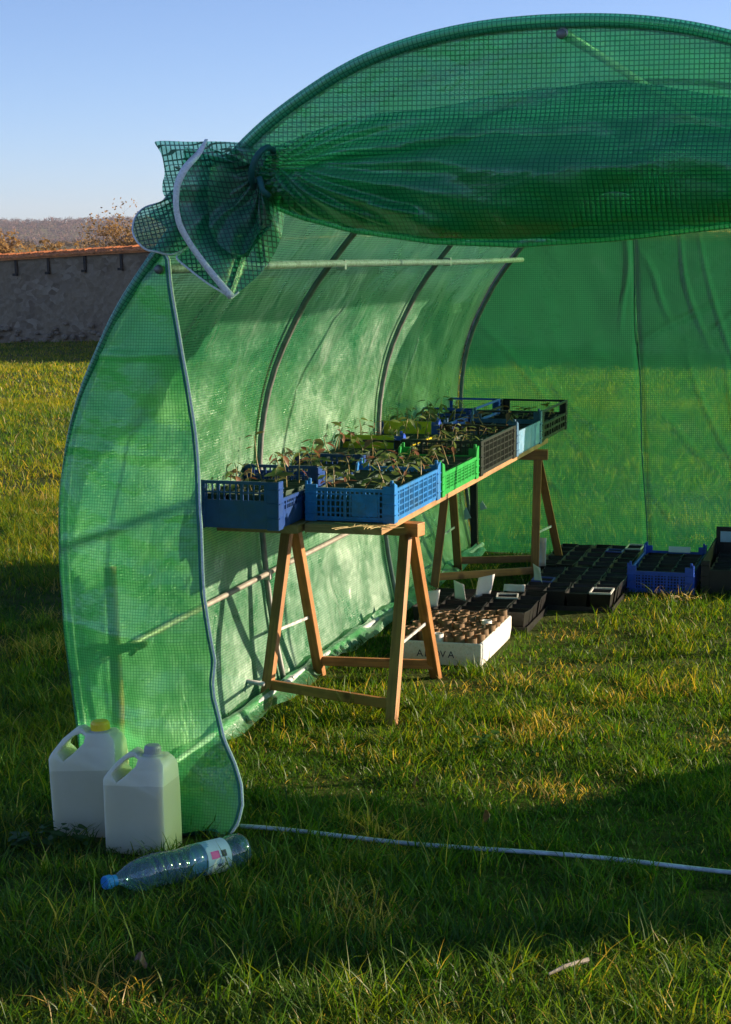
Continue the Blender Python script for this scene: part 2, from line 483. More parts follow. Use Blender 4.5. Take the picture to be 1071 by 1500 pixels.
def dup(root, loc, rot, label=None, group=None, scale=None):
    r = root.copy(); COL.objects.link(r); r.location = loc; r.rotation_euler = rot
    if scale: r.scale = scale
    if label: r['label'] = label
    if group: r['group'] = group
    for ch in KIDS[root.name]:
        c = ch.copy(); COL.objects.link(c); c.parent = r
    return r
def wooduv(mb, p0, d):
    pass

# ------------------------------------------------------------------ terrain
def gz(x, y):
    x = np.asarray(x, dtype=float); y = np.asarray(y, dtype=float)
    ys = [-400, 11, 20, 34, 45, 62, 90, 200, 500, 900, 1250, 1420, 1560, 3500]
    zs = [0.05, 0, -0.25, -0.85, -1.25, -1.36, -1.9, -5.5, 2.2, 2.0, 4.0, 17, 23.5, 18]
    z = np.interp(y, ys, zs)
    z = z + (0.012 * np.sin(x * 2.1 + 0.7 * y) * np.sin(y * 1.7 + 0.3 * x)) + 0.05 * np.sin(x * 0.35 + 1) * np.sin(y * 0.28) * np.clip((y - 9) / 10, 0, 1)
    z = z + 0.045 * 12 * np.tanh((x + 8.5) / 12) * np.clip((y - 25) / 35, 0, 1) * np.clip((300 - y) / 200, 0, 1)
    z = z + np.clip((y - 500) / 900, 0, 1) * 2.2 * np.sin(x * 0.009 + 2.0)
    return z
def zat(x, y): return float(gz(x, y))
xs = np.unique(np.concatenate([np.linspace(-12, 12, 97), np.linspace(-60, 60, 61), np.linspace(-600, 600, 61), np.linspace(-900, 900, 13)]))
ysg = np.unique(np.concatenate([np.linspace(-3, 14, 69), np.linspace(14, 70, 57), np.linspace(70, 300, 24), np.linspace(300, 1600, 54), np.array([-60, -30, -10, 1750, 1900])]))
X, Y = np.meshgrid(xs, ysg)
Z = gz(X, Y)
mb = MB()
mb.v = [tuple(p) for p in np.stack([X.ravel(), Y.ravel(), Z.ravel()], 1)]
nx = len(xs)
for j in range(len(ysg) - 1):
    for i in range(nx - 1):
        a = j * nx + i; mb.f.append((a, a + 1, a + nx + 1, a + nx))
g = obj('ground', mb, 'meadow ground', smooth=True, kind='structure')
g['label'] = 'grassy meadow ground sloping away to the valley'

# ------------------------------------------------------------------ grass
EXCL = [  # tunnel-frame rectangles kept free of blades
    (0.20, 0.60, 2.08, 2.70), (0.14, 0.66, 2.74, 3.24), (0.48, 0.90, 3.04, 3.92), (0.44, 0.86, 3.92, 4.62),
    (0.88, 1.18, 3.74, 4.38), (1.20, 1.75, 3.85, 4.6), (-0.06, 0.30, -0.19, -0.05)]
def blades(n, y0, y1, hmin, hmax, wid, lean, seg, seed, margin=1.5, tuft=1, tuft_r=0.02):
    rs = np.random.RandomState(seed)
    # uniform over the trapezoid seen by the camera, with a margin
    nt_ = max(1, n // tuft)
    yy = np.sqrt(rs.rand(nt_) * (y1 ** 2 - y0 ** 2) + y0 ** 2)
    xx = (rs.rand(nt_) * 2 - 1) * (0.19 * yy * margin + 0.25)
    if tuft > 1:
        yy = np.repeat(yy, tuft) + rs.randn(nt_ * tuft) * tuft_r
        xx = np.repeat(xx, tuft) + rs.randn(nt_ * tuft) * tuft_r
        tr = np.repeat(rs.rand(nt_), tuft)
    else: tr = rs.rand(nt_)
    # patchiness
    pn = np.sin(xx * 3.1 + 1.3 * np.sin(yy * 2.3)) * np.sin(yy * 2.7 + 1.7 * np.sin(xx * 1.9 + 4)) * 0.6 + np.sin(xx * 9.3 + 2 * np.sin(yy * 5.1)) * np.sin(yy * 8.1 + xx) * 0.5
    dx = xx - A0[0]; dy = yy - A0[1]; v = dx * VX + dy * VY; u = dx * UX + dy * UY
    ok = np.ones(len(xx), bool)
    for a, b, c, d in EXCL: ok &= ~((v > a) & (v < b) & (u > c) & (u < d))
    xx, yy, pn, tr = xx[ok], yy[ok], pn[ok], tr[ok]
    k = len(xx)
    h = (hmin + (hmax - hmin) * rs.rand(k) ** 1.8) * (1 + 0.55 * pn) * (0.6 + 0.8 * tr)
    dx = xx - A0[0]; dy = yy - A0[1]; vt = dx * VX + dy * VY; ut = dx * UX + dy * UY
    h = np.where((vt > -0.15) & (vt < 2.4) & (ut > 0.3) & (ut < 5.2), h * 0.68, h)
    h = h * np.where(((vt > -0.15) & (vt < 0.5) & (ut > -0.75) & (ut < 0)) , 0.7, 1)
    for fv, fu in ((0.0, 1.37), (0.478, 1.19), (0.06, 1.82), (0.465, 1.885), (0.45, 3.9), (0.5, 4.3)):
        h = np.where((vt - fv) ** 2 + (ut - fu + 0.05) ** 2 < 0.012, h * 0.5, h)
    az = rs.rand(k) * 2 * PI
    ln = lean * (0.25 + rs.rand(k) * 1.1)
    wd = wid * (0.6 + 0.8 * rs.rand(k))
    z0 = gz(xx, yy) - 0.004
    ca, sa = np.cos(az), np.sin(az)
    face = az + PI / 2 + rs.randn(k) * 0.6
    cf, sf = np.cos(face), np.sin(face)
    V = np.zeros((k, 2 * seg + 1, 3), dtype=np.float32)
    for i in range(seg + 1):
        t = i / seg
        hor = h * np.sin(ln) * t ** 1.7 ; ver = h * (t * (1 - 0.35 * np.clip(ln, 0, 1.3) * t))
        cx = xx + ca * hor; cyy = yy + sa * hor; cz = z0 + ver
        ww = wd * (1 - t) ** 0.55 * 0.5 * (0.55 + 0.45 * min(1, t * 4 + 0.2))
        if i < seg:
            V[:, 2 * i, 0] = cx - cf * ww; V[:, 2 * i, 1] = cyy - sf * ww; V[:, 2 * i, 2] = cz
            V[:, 2 * i + 1, 0] = cx + cf * ww; V[:, 2 * i + 1, 1] = cyy + sf * ww; V[:, 2 * i + 1, 2] = cz
        else:
            V[:, 2 * i, 0] = cx; V[:, 2 * i, 1] = cyy; V[:, 2 * i, 2] = cz
    per = 2 * seg + 1
    loops = []; starts = []; tot = []
    pat = []; lens = []
    for i in range(seg - 1):
        pat += [2 * i, 2 * i + 1, 2 * i + 3, 2 * i + 2]; lens.append(4)
    pat += [2 * (seg - 1), 2 * (seg - 1) + 1, 2 * seg]; lens.append(3)
    pat = np.array(pat); lens = np.array(lens)
    LI = (np.arange(k)[:, None] * per + pat[None]).ravel().astype(np.int32)
    LT = np.tile(lens, k).astype(np.int32)
    big = np.sin(xx * 0.9 + 2 * np.sin(yy * 0.5)) * np.sin(yy * 0.8 + 1.1)
    dp = np.sin(xx * 5.3 + 2.1 * np.sin(yy * 3.3 + 1)) * np.sin(yy * 4.9 + 1.4 * np.sin(xx * 4.1))
    dry = rs.rand(k) < (0.02 + 0.04 * np.clip(pn, 0, 1) + 0.45 * np.clip(dp - 0.45, 0, 1) / 0.55)
    tint = np.clip(0.38 + 0.17 * rs.randn(k) + 0.16 * pn + 0.15 * big + 0.15 * np.clip(yy - 9, 0, 3) / 3 + 0.10 * (tr - .5), 0, 0.8)  # yellower with distance: sunlit look of the far lawn put into the tint
    tint = np.where(dry, 0.84 + 0.16 * rs.rand(k), tint)
    return V.reshape(-1, 3), LI, LT, np.repeat(tint, per).astype(np.float32)
def grass_object(name, label, sets):
    Vs, Ls, Ts, Cs = [], [], [], []; off = 0
    for V, LI, LT, C in sets:
        Vs.append(V); Ls.append(LI + off); Ts.append(LT); Cs.append(C); off += len(V)
    V = np.concatenate(Vs); LI = np.concatenate(Ls); LT = np.concatenate(Ts); C = np.concatenate(Cs)
    me = bpy.data.meshes.new(name)
    me.vertices.add(len(V)); me.vertices.foreach_set('co', V.ravel())
    me.loops.add(len(LI)); me.loops.foreach_set('vertex_index', LI)
    me.polygons.add(len(LT))
    st = np.concatenate([[0], np.cumsum(LT)[:-1]]).astype(np.int32)
    me.polygons.foreach_set('loop_start', st)
    me.update(calc_edges=True)
    a = me.attributes.new('tint', 'FLOAT', 'POINT'); a.data.foreach_set('value', C)
    me.materials.append(MATS['grass blades'])
    o = bpy.data.objects.new(name, me); COL.objects.link(o)
    o['kind'] = 'stuff'; tag(o, label, 'grass')
    return o
grass_object('grass', 'short meadow grass with yellow and straw coloured blades covering the ground', [
    blades(150000, 3.0, 6.3, 0.014, 0.055, 0.0036, 1.2, 3, 1, 1.45),
    blades(30000, 3.0, 6.5, 0.04, 0.105, 0.0038, 1.1, 3, 2, 1.45, tuft=18, tuft_r=0.02),
    blades(26000, 3.0, 7.5, 0.05, 0.105, 0.0040, 0.95, 3, 22, 1.45, tuft=45, tuft_r=0.032),
    blades(170000, 6.3, 11.5, 0.020, 0.065, 0.0044, 1.15, 2, 3, 1.35),
    blades(34000, 6.5, 12, 0.04, 0.105, 0.0046, 1.0, 3, 4, 1.35, tuft=18, tuft_r=0.028),
    blades(130000, 11.5, 26, 0.03, 0.10, 0.010, 1.0, 2, 5, 1.35, tuft=6, tuft_r=0.06),
    blades(110000, 26, 62, 0.04, 0.13, 0.024, 0.9, 2, 6, 1.3, tuft=6, tuft_r=0.15)])

# ------------------------------------------------------------------ far woodland ridge
def twig_template(seed, n=64):
    rs = np.random.RandomState(seed)
    d = rs.randn(n, 3); d /= np.linalg.norm(d, axis=1)[:, None]
    c = d * (rs.rand(n, 1) ** 0.45)
    c[:, 2] = c[:, 2] * 0.9 + 0.1
    a = rs.randn(n, 3) * 0.16 + d * 0.10; b = rs.randn(n, 3) * 0.13
    v = np.stack([c - a, c + a, c + b], 1).reshape(-1, 3)
    return v, np.arange(3 * n).reshape(-1, 3)
T = [twig_template(i) for i in range(6)]
def blobs(name, pts, mat, label, cat='woodland'):
    Vs, Fs = [], []; off = 0
    for i, (x, y, z, r, hh) in enumerate(pts):
        v, f = T[i % 6]
        a = i * 1.7; c, s = math.cos(a), math.sin(a)
        vv = np.stack([(v[:, 0] * c - v[:, 1] * s) * r + x, (v[:, 0] * s + v[:, 1] * c) * r + y, v[:, 2] * hh + z], 1)
        Vs.append(vv); Fs.append(f + off); off += len(v)
    mbb = MB(); V = np.concatenate(Vs); F_ = np.concatenate(Fs)
    me = bpy.data.meshes.new(name); me.from_pydata(V.tolist(), [], F_.tolist()); me.update()
    me.materials.append(MATS[mat])
    o = bpy.data.objects.new(name, me); COL.objects.link(o); o['kind'] = 'stuff'; tag(o, label, cat)
    return o
pts = []
for row in range(16):
    y = 1180 + row * 26
    x = -420
    while x < 420:
        px, py = x + rnd.uniform(-3, 3), y + rnd.uniform(-10, 10)
        r = rnd.uniform(1.6, 3.4)
        if row > 2 or math.sin(px * 0.03) > -0.1:
            pts.append((px, py, zat(px, py) + r * 0.4, r, r * rnd.uniform(0.8, 1.3)))
        x += rnd.uniform(2.2, 5.0)
blobs('woodland', pts, 'winter woodland', 'leafless brown and purple woodland covering the far ridge')
simple('scrub', (0.17, 0.11, 0.05), 1.0, var=0.5, scale=1.5, spec=0)
pts = []
for i in range(1100):
    x = rnd.uniform(-150, 150); y = rnd.uniform(330, 560)
    if math.sin(x * 0.11) + math.sin(x * 0.031 + y * .02) < -0.2: continue
    r = rnd.uniform(1.0, 2.2); pts.append((x, y, zat(x, y) + r * 0.3, r, r * rnd.uniform(0.5, 1.1)))
blobs('scrub', pts, 'scrub', 'brown leafless scrub in the valley behind the tiled wall', 'scrub')

hz_ = MB(); hz_.box(-1000, -100, -9, 1000, 2000, 45)
hm = bpy.data.materials.new('haze air'); hm.use_nodes = True; hn = hm.node_tree.nodes; hn.remove(hn['Principled BSDF'])
pv = hn.new('ShaderNodeVolumePrincipled'); pv.inputs['Color'].default_value = (0.80, 0.84, 0.95, 1); pv.inputs['Density'].default_value = HAZE
hm.node_tree.links.new(pv.outputs[0], hn['Material Output'].inputs['Volume'])
MATS['haze air'] = hm
hz_o = obj('haze', hz_, 'haze air', kind='stuff'); tag(hz_o, 'thin pale haze in the air over the valley', 'haze')
# ------------------------------------------------------------------ garden wall with tiled coping
wd = Vector((0.77, -0.638, 0)).normalized()       # runs from far left to near right
wn = Vector((-wd.y, wd.x, 0)); wn = -wn if wn.y > 0 else wn   # towards the camera side
WP = Vector((-8.95, 60, 0))
WROT = math.atan2(wd.y, wd.x)
wall = thing('garden_wall', 'long shaded rubble stone wall with orange tile coping across the meadow', 'wall', (WP.x, WP.y, 0), WROT)
S0, S1 = -28.0, 34.0
def wz(s):
    p = WP + wd * s; return zat(p.x, p.y)
TOP = 0.0
def topw(s): return 1.28 + 0.044 * 10 * math.tanh(s / 10)
def lift(mb):
    mb.v = [(a, b, c + topw(a)) for a, b, c in mb.v]
    return mb
mb = MB()
def wallf(a, b):
    s = S0 + (S1 - S0) * a
    zb = wz(s) - 0.4; z = zb + (topw(s) - zb) * b
    d = 0.05 * noise.noise(Vector((s * 1.3, 0, z * 2.2))) + 0.03 * noise.noise(Vector((s * 5, 3, z * 7)))
    if b < 0.32: d += 0.10 * (0.32 - b) * (1.5 + noise.noise(Vector((s * 2, 9, z * 3))))
    return (s, -0.22 - d, z)
mb.grid(wallf, 420, 24)
mb.grid(lambda a, b: (S0 + (S1 - S0) * a, 0.22, wz(S0 + (S1 - S0) * a) - 0.4 + (topw(S0 + (S1 - S0) * a) - wz(S0 + (S1 - S0) * a) + 0.4) * b), 80, 1)
obj('masonry', mb, 'rubble masonry', wall, smooth=False)
# stones standing proud at the foot
st = []
for i in range(120):
    bm = bmesh.new(); bmesh.ops.create_icosphere(bm, subdivisions=1, radius=1)
    for q in bm.verts: q.co *= 1 + 0.3 * noise.noise(q.co * 2 + Vector((i, 0, 0)))
    me = bpy.data.meshes.new('stone'); bm.to_mesh(me); bm.free(); me.materials.append(MATS['stone'] if 'stone' in MATS else simple('stone', (0.26, 0.205, 0.15), 0.95, var=0.3, scale=3, spec=0.1)); st.append(me)
    if len(st) == 6: break
for i in range(150):
    s = rnd.uniform(-9, 16); zb = wz(s)
    o = obj('stone', st[i % 6], None, wall)
    o.location = (s, -0.30 - rnd.random() * 0.06, zb + rnd.random() ** 1.6 * 0.55)
    o.scale = (rnd.uniform(0.08, 0.2), 0.10, rnd.uniform(0.05, 0.11))
mb = MB()
s = S0
while s < S1:
    for row, (y, z) in enumerate(((-0.40, TOP + 0.04), (-0.15, TOP + 0.135))):
        r = 0.072 + rnd.uniform(-0.008, 0.008); dz = rnd.uniform(-0.012, 0.012)
        base = len(mb.v)
        for e, (yy, zz) in enumerate(((y + rnd.uniform(-.02, .02), z + dz), (y + 0.27, z + 0.05 + dz))):
            for q in range(5):
                an = PI * q / 4
                mb.v.append((s + r * math.cos(an), yy, zz + r * math.sin(an) * 0.8))
        for q in range(4): mb.f.append((base + q, base + q + 1, base + 6 + q, base + 5 + q))
        mb.f.append((base, base + 1, base + 2, base + 3, base + 4))
    s += 0.132
K_ = 40
for k in range(K_):
    a, b = S0 + (S1 - S0) * k / K_, S0 + (S1 - S0) * (k + 1) / K_
    mb.hexa([(a, -0.36, -0.01), (b, -0.36, -0.01), (b, 0.36, -0.01), (a, 0.36, -0.01), (a, -0.36, 0.035), (b, -0.36, 0.035), (b, 0.0, 0.155), (a, 0.0, 0.155)])
    mb.f.append((len(mb.v) - 2, len(mb.v) - 1, len(mb.v) - 5, len(mb.v) - 6))
lift(mb)
o = obj('coping_tiles', mb, 'roof tile clay', wall, kind='stuff')
for px in (37, 84, 137, 190, 300, 420):     # iron brackets below the coping
    f_ = (px - 535.5) / 2818
    # intersection of the sight line with the wall line
    s_ = (f_ * WP.y - WP.x) / (wd.x - f_ * wd.y)
    TB = topw(s_) - 0.012
    mb = MB(); mb.bar((s_, -0.27, TB), (s_ + 0.02, -0.27, TB - 0.42), 0.045, 0.10); mb.box(s_ - 0.07, -0.36, TB - 0.5, s_ + 0.09, -0.26, TB - 0.42)
    obj('bracket', mb, 'iron', wall)

# ------------------------------------------------------------------ bare trees
def tree(name, label, x, y, h, seed, twigs=1.0, leaf=None, spread=1.0, group=None):
    rr = random.Random(seed)
    t = thing(name, label, 'tree', (x, y, zat(x, y) - 0.05), rr.random() * 6, group)
    tb = MB(); cb = MB(); lb = MB()
    def grow(p, d, ln, r, lvl, maxl):
        pts = [p]; n = 3 if lvl < 3 else 2
        dd = d.copy()
        for i in range(n):
            dd = (dd + Vector((rr.gauss(0, .16), rr.gauss(0, .16), rr.gauss(0.03, .12)))).normalized()
            pts.append(pts[-1] + dd * ln / n)
        r1 = r * 0.62
        (tb if lvl == 0 else cb).tube(pts, [r + (r1 - r) * i / n for i in range(n + 1)], 6 if lvl < 2 else 3, cap=False)
        if lvl >= maxl:
            if leaf:
                for q in range(7):
                    c = pts[-1] + Vector((rr.gauss(0, .06), rr.gauss(0, .06), rr.gauss(0, .06))) * h * .3
                    a = Vector((rr.gauss(0, 1), rr.gauss(0, 1), rr.gauss(0, 1))).normalized() * leaf; b = a.orthogonal().normalized() * leaf * .7
                    k = len(lb.v); lb.v += [tuple(c - a), tuple(c - b), tuple(c + a), tuple(c + b)]; lb.f.append((k, k + 1, k + 2, k + 3))
            return
        kids = 4 if lvl == 0 else (4 if lvl < 3 else 3)
        for q in range(kids):
            i = rr.randint(1, n) if lvl else rr.choice((n, n, n - 1))
            ax = Vector((rr.gauss(0, 1), rr.gauss(0, 1), rr.gauss(0.15, 0.5))).normalized()
            nd = (dd * 0.75 + ax * (0.8 if lvl else 0.95) * spread).normalized()
            grow(pts[i], nd, ln * rr.uniform(0.6, 0.82), r1 * 0.72, lvl + 1, maxl)
    grow(Vector((0, 0, 0)), Vector((0.05, 0, 1)), h * 0.33, h * 0.02, 0, 5)
    obj('trunk', tb, 'bark', t, smooth=True)
    obj('crown', cb, 'bark', t)
    if leaf: obj('buds', lb, 'bud foliage', t)
    return t
solidleaf('bud foliage', (0.34, 0.20, 0.06), 0.4)
tree('fruit_tree', 'bare rounded fruit tree with olive buds standing behind the wall near the green cloth knot', -9.9, 78, 5.9, 3, leaf=0.06, spread=1.1)
tree('fruit_tree', 'bare orange lit fruit tree behind the wall just left of the green cloth knot', -8.3, 75, 5.6, 5, leaf=0.065)
tree('fruit_tree', 'bare fruit tree with long low branches at the left edge behind the wall', -15.2, 80, 5.6, 8, leaf=0.085, spread=1.3)
tree('fruit_tree', 'small bare bush like tree behind the wall with copper twigs', -13.0, 84, 4.6, 12, leaf=0.09, spread=1.4)
tree('fruit_tree', 'bare fruit tree behind the wall seen through the tunnel film', -4.0, 70, 6.5, 15, leaf=0.085)

# ------------------------------------------------------------------ polytunnel
PROF = [(0.0, 0.0), (-0.03, 0.14), (-0.053, 0.264), (-0.085, 0.555), (-0.092, 0.82), (-0.065, 1.0), (-0.025, 1.13), (0.025, 1.233), (0.083, 1.346), (0.186, 1.483),
        (0.306, 1.626), (0.432, 1.76), (0.538, 1.84), (0.694, 1.932), (0.83, 1.978), (1.0, 2.012), (1.2, 2.022)]
PROF = PROF + [(2.4 - a, b) for a, b in reversed(PROF[:-1])]
pa = np.array(PROF)
# smooth resample
def resample(pa, n, it=2):
    p = pa.copy()
    for _ in range(it):
        q = [p[0]]
        for i in range(len(p) - 1):
            q.append(p[i] * .75 + p[i + 1] * .25); q.append(p[i] * .25 + p[i + 1] * .75)
        q.append(p[-1]); p = np.array(q)
    d = np.concatenate([[0], np.cumsum(np.hypot(*(p[1:] - p[:-1]).T))])
    t = np.linspace(0, d[-1], n)
    return np.stack([np.interp(t, d, p[:, 0]), np.interp(t, d, p[:, 1])], 1), d[-1]
PS, PL = resample(pa, 161)
def prof(t):
    x = t * 160; i = min(int(x), 159); f = x - i
    return PS[i] * (1 - f) + PS[i + 1] * f
LEN = 4.76
def outset(t, d):
    e = 0.004; a = prof(max(0, t - e)); b = prof(min(1, t + e)); p = prof(t)
    tx, tz = b - a; l = math.hypot(tx, tz); return p[0] - tz / l * d, p[1] + tx / l * d
tun = thing('polytunnel', 'small green film polytunnel on steel hoops with its door rolled up and tied', 'greenhouse', Wp(0, 0, 0), ROT)
HU = [0.0, 1.6, 3.17, LEN]
for i, u in enumerate(HU):
    mb = MB()
    off = 0.0
    mb.tube([(prof(t)[0], u, prof(t)[1]) for t in np.linspace(0, 1, 70)] if i else [(outset(t, -0.003)[0], u, max(0, outset(t, -0.003)[1])) for t in np.linspace(0, 1, 70)], 0.0105 if i else 0.008, 8)
    obj('hoop', mb, 'galvanised steel' if i == 0 else 'dark steel', tun, smooth=True)
def purlin(v, z, u0=-0.01, u1=LEN + 0.02, r=0.0125, nm='purlin', mat='galvanised steel'):
    mb = MB(); mb.tube([(v, u0 + (u1 - u0) * k / 6, z + 0.004 * math.sin(k)) for k in range(7)], r, 10)
    o = obj(nm, mb, mat, tun, smooth=True)
    for u in HU:
        m2 = MB(); m2.box(v - 0.02, u - 0.012, z - 0.018, v + 0.012, u + 0.012, z + 0.016)
        if 0 < u < LEN: obj('clamp', m2, 'galvanised steel', o, bevel=0.003)
purlin(0.205, 1.45)
purlin(1.2, 2.0)
purlin(2.19, 1.45)
purlin(-0.062, 0.40, nm='side_rail', r=0.009, mat='dull steel')
purlin(0.02, 0.035, nm='base_rail', r=0.011, mat='white rail enamel')
purlin(2.38, 0.035, nm='base_rail', r=0.011, mat='white rail enamel')
# side and roof film
def coverf(a, b):
    u = LEN * b
    bay = min(abs(u - h) for h in HU) / 0.8
    wr = 0.030 * noise.noise(Vector((a * PL * 1.6, u * 1.1, 0))) + 0.013 * noise.noise(Vector((a * PL * 5 + u * 1.5, u * 2.2, 5)))
    # long diagonal tension folds near the foot and sag between hoops
    wr += 0.006 * math.sin(26 * (a * PL) + 6 * u + 3 * noise.noise(Vector((u * 2, a * 4, 1)))) * min(1, bay) * (1.0 if a < .25 or a > .75 else .35)
    d = 0.016 + min(1, bay) * (wr - 0.012)
    if a < .4:
        s_ = a * PL
        for sc_, sl, am, u0_, u1_ in ((1.25, 0.015, 0.012, 0.0, 4.7), (0.95, -0.08, 0.008, 0.2, 1.5), (0.62, 0.10, 0.010, 0.3, 2.4), (0.40, -0.05, 0.009, 0.6, 3.0), (1.50, 0.12, 0.008, 1.7, 3.0), (1.05, .3, .008, 1.8, 2.6), (0.85, -.4, .008, 2.2, 3.0), (1.1, .5, .007, 3.3, 3.9)):
            if u0_ < u < u1_: d += am * math.exp(-((s_ - sc_ - sl * (u - (u0_ + u1_) / 2) - 0.01 * math.sin(u * 7)) / 0.010) ** 2) * min(1, bay * 2) * min(1, (u - u0_) * 5, (u1_ - u) * 5)
    v, z = outset(a, max(d, -0.03) if bay > 0.05 else 0.016)
    return (v, u, max(z, 0.0))
def keepf(a, b):
    u = LEN * b
    v, z = prof(a)
    if v > 1.2 and 1.5 + 0.6 * noise.noise(Vector((z * 3.1, 4.2, 0))) + 0.16 * noise.noise(Vector((z * 11, 1.2, 0))) < u < 4.5 and 0.22 + 0.2 * noise.noise(Vector((u * 2.2, 0, 8))) < z < 1.84: return False  # unseen right side opening, ragged edge shaped to let sun in and break the shadow
    return True
mb = MB(); mb.grid(coverf, 170, 190, lambda a, b: (a * PL, b * LEN), keepf)
obj('cover_film', mb, 'side film', tun, smooth=True)
# ground skirt of film folded inwards along the left base
def skirt(a, b):
    u = 0.3 + (LEN - 0.35) * a; v = 0.01 + 0.085 * b * (0.7 + 0.5 * noise.noise(Vector((u * 2.2, 0, 0)))) ; return (v, u, 0.055 - 0.035 * b + 0.02 * noise.noise(Vector((u * 6, b * 2, 0))))
mb = MB(); mb.grid(skirt, 90, 6, lambda a, b: (a * LEN, b * 0.17)); obj('ground_skirt', mb, 'green film', tun, smooth=True)
# rear gable film with zip and tension creases
creases = [((0.0, 1.13), (0.62, 0.43)), ((0.30, 0.93), (0.70, 0.52)), ((0.78, 1.02), (1.25, 1.35)), ((0.78, 1.05), (0.30, 0.90)), ((0.76, 1.5), (0.98, 1.12)), ((0.95, 1.60), (1.12, 1.0)),
           ((1.05, 1.62), (1.35, 0.60)), ((0.85, 0.72), (1.3, 0.36)), ((-0.03, .80), (0.10, .62)), ((0.84, 0.30), (1.02, 0.2)), ((0.70, 1.6), (0.72, 1.1)), ((0.20, 0.7), (0.45, 0.25)), ((1.1, 1.1), (1.5, 1.5)), ((1.0, 1.0), (1.4, .2)), ((1.22, 1.0), (1.25, .3))]
def creased(x, z, wdt=0.008):
    d = 0
    for (a, b) in creases:
        ax, az = a; bx, bz = b; dx, dz = bx - ax, bz - az; l2 = dx * dx + dz * dz
        t = ((x - ax) * dx + (z - az) * dz) / l2
        if -0.05 < t < 1.05:
            off = 0.02 * math.sin(t * 5 + ax * 9)
            q = ((x - ax) * dz - (z - az) * dx) / math.sqrt(l2) + off
            d += math.exp(-(q / wdt) ** 2) * 0.012 * math.sin(PI * min(1, max(0, t))) ** .5
    return d
def backf(a, b):
    t = a * 0.5
    l = prof(t); r = prof(1 - t)
    v = l[0] + (r[0] - l[0]) * b; z = l[1]
    y = LEN + 0.012 + 0.04 * noise.noise(Vector((v * 1.4, z * 1.3, 2))) * min(1, z * 3) + creased(v, z) + 0.006 * noise.noise(Vector((v * 8, z * 5, 0)))
    zc = 0.75 + (1.55 - z) * 0.065
    y -= 0.012 * math.exp(-((v - zc) / 0.012) ** 2)
    return (v, y, z)
mb = MB(); mb.grid(backf, 150, 230, lambda a, b: (backf(a, b)[0], backf(a, b)[2]))
obj('rear_gable_film', mb, 'back film', tun, smooth=True)
mb = MB(); mb.tube([(0.75 + (1.55 - z) * 0.065 + 0.004 * math.sin(z * 9), LEN - 0.008, z) for z in np.linspace(0.02, 1.9, 40)], 0.0035, 6)
obj('rear_zip', mb, 'teal hem', tun, smooth=True)
# front left jamb panel
ZIP = [(1.49, 0.205), (1.478, 0.214), (1.338, 0.234), (1.167, 0.255), (0.995, 0.271), (0.803, 0.293), (0.627, 0.300), (0.50, 0.316), (0.459, 0.322), (0.40, 0.316), (0.361, 0.319), (0.255, 0.346), (0.141, 0.397), (0.096, 0.404), (0.05, 0.396), (0.012, 0.372)]
zz_ = np.array([p[0] for p in ZIP])[::-1]; vv_ = np.array([p[1] for p in ZIP])[::-1]
def zipv(z): return float(np.interp(z, zz_, vv_))
hz = PS[:75, 1]; hv = PS[:75, 0]
def hoopv(z): return float(np.interp(z, hz, hv))
def jambf(a, b):
    z = 0.012 + 1.478 * a
    l = hoopv(z) - 0.012; r = zipv(z)
    v = l + (r - l) * b
    y = -0.014 - 0.045 * math.sin(PI * b) * math.sin(PI * min(1, a * 1.15)) + 0.05 * noise.noise(Vector((v * 3, z * 2.4, 7))) * b + 0.012 * noise.noise(Vector((v * 9, z * 7, 3)))
    y += 0.008 * math.sin(50 * (z + 0.35 * v) + 4 * noise.noise(Vector((v * 4, z * 3, 0)))) * (0.3 + 0.7 * max(0, noise.noise(Vector((v * 2, z * 2, 4))))) * math.sin(PI * b)
    if a < 0.12: y -= (0.12 - a) * 0.5 * b
    for zc, sl, am in ((1.235, 0.02, 0.010), (0.985, -0.1, 0.006), (0.80, 0.25, 0.006), (0.52, -0.12, 0.009), (0.30, 0.3, 0.006)):
        y -= am * math.exp(-((z - zc - sl * (v - .1)) / 0.008) ** 2) * math.sin(PI * b) ** .4
    return (v, y, z)
mb = MB(); mb.grid(jambf, 150, 36, lambda a, b: (jambf(a, b)[0], jambf(a, b)[2]))
jam = obj('front_jamb_film', mb, 'green film', tun, smooth=True)
zl = [Vector(jambf(a, 1.0)) for a in np.linspace(1, 0, 90)]
mb = MB(); mb.tube([p + Vector((0.006, -0.004, 0)) for p in zl], 0.0038, 6); obj('zip', mb, 'zip tape', jam, smooth=True)
mb = MB()
for i in range(len(zl) - 1):
    a, b = zl[i], zl[i + 1]; k = len(mb.v); mb.v += [(a.x - .006, a.y - .003, a.z), (a.x, a.y - .003, a.z), (b.x, b.y - .003, b.z), (b.x - .006, b.y - .003, b.z)]; mb.f.append((k, k + 1, k + 2, k + 3))
obj('zip_hem', mb, 'teal hem', jam)
# torn flap hem lying on the grass at the foot of the jamb
def foot(a, b):
    v = 0.17 + 0.21 * a; return (v, -0.02 - 0.10 * b * (1 - 0.5 * a) + 0.01 * math.sin(a * 9), 0.018 + 0.012 * math.sin(a * 6 + b * 4))
mb = MB(); mb.grid(foot, 20, 8, lambda a, b: (a * .2, b * .1)); obj('hem_flap', mb, 'teal hem', jam, smooth=True)
# front hoop sleeve
ts_ = list(np.linspace(0.02, 0.98, 150))
mb = MB(); mb.tube([(outset(t, 0.008)[0], -0.014, max(0.0, outset(t, 0.008)[1])) for t in ts_], [0.0035 + 0.0125 * min(1, max(0, (t - 0.16) / 0.14)) * min(1, max(0, (0.84 - t) / 0.14)) for t in ts_], 12, uv=True)
obj('hoop_sleeve', mb, 'sleeve film', tun, smooth=True)
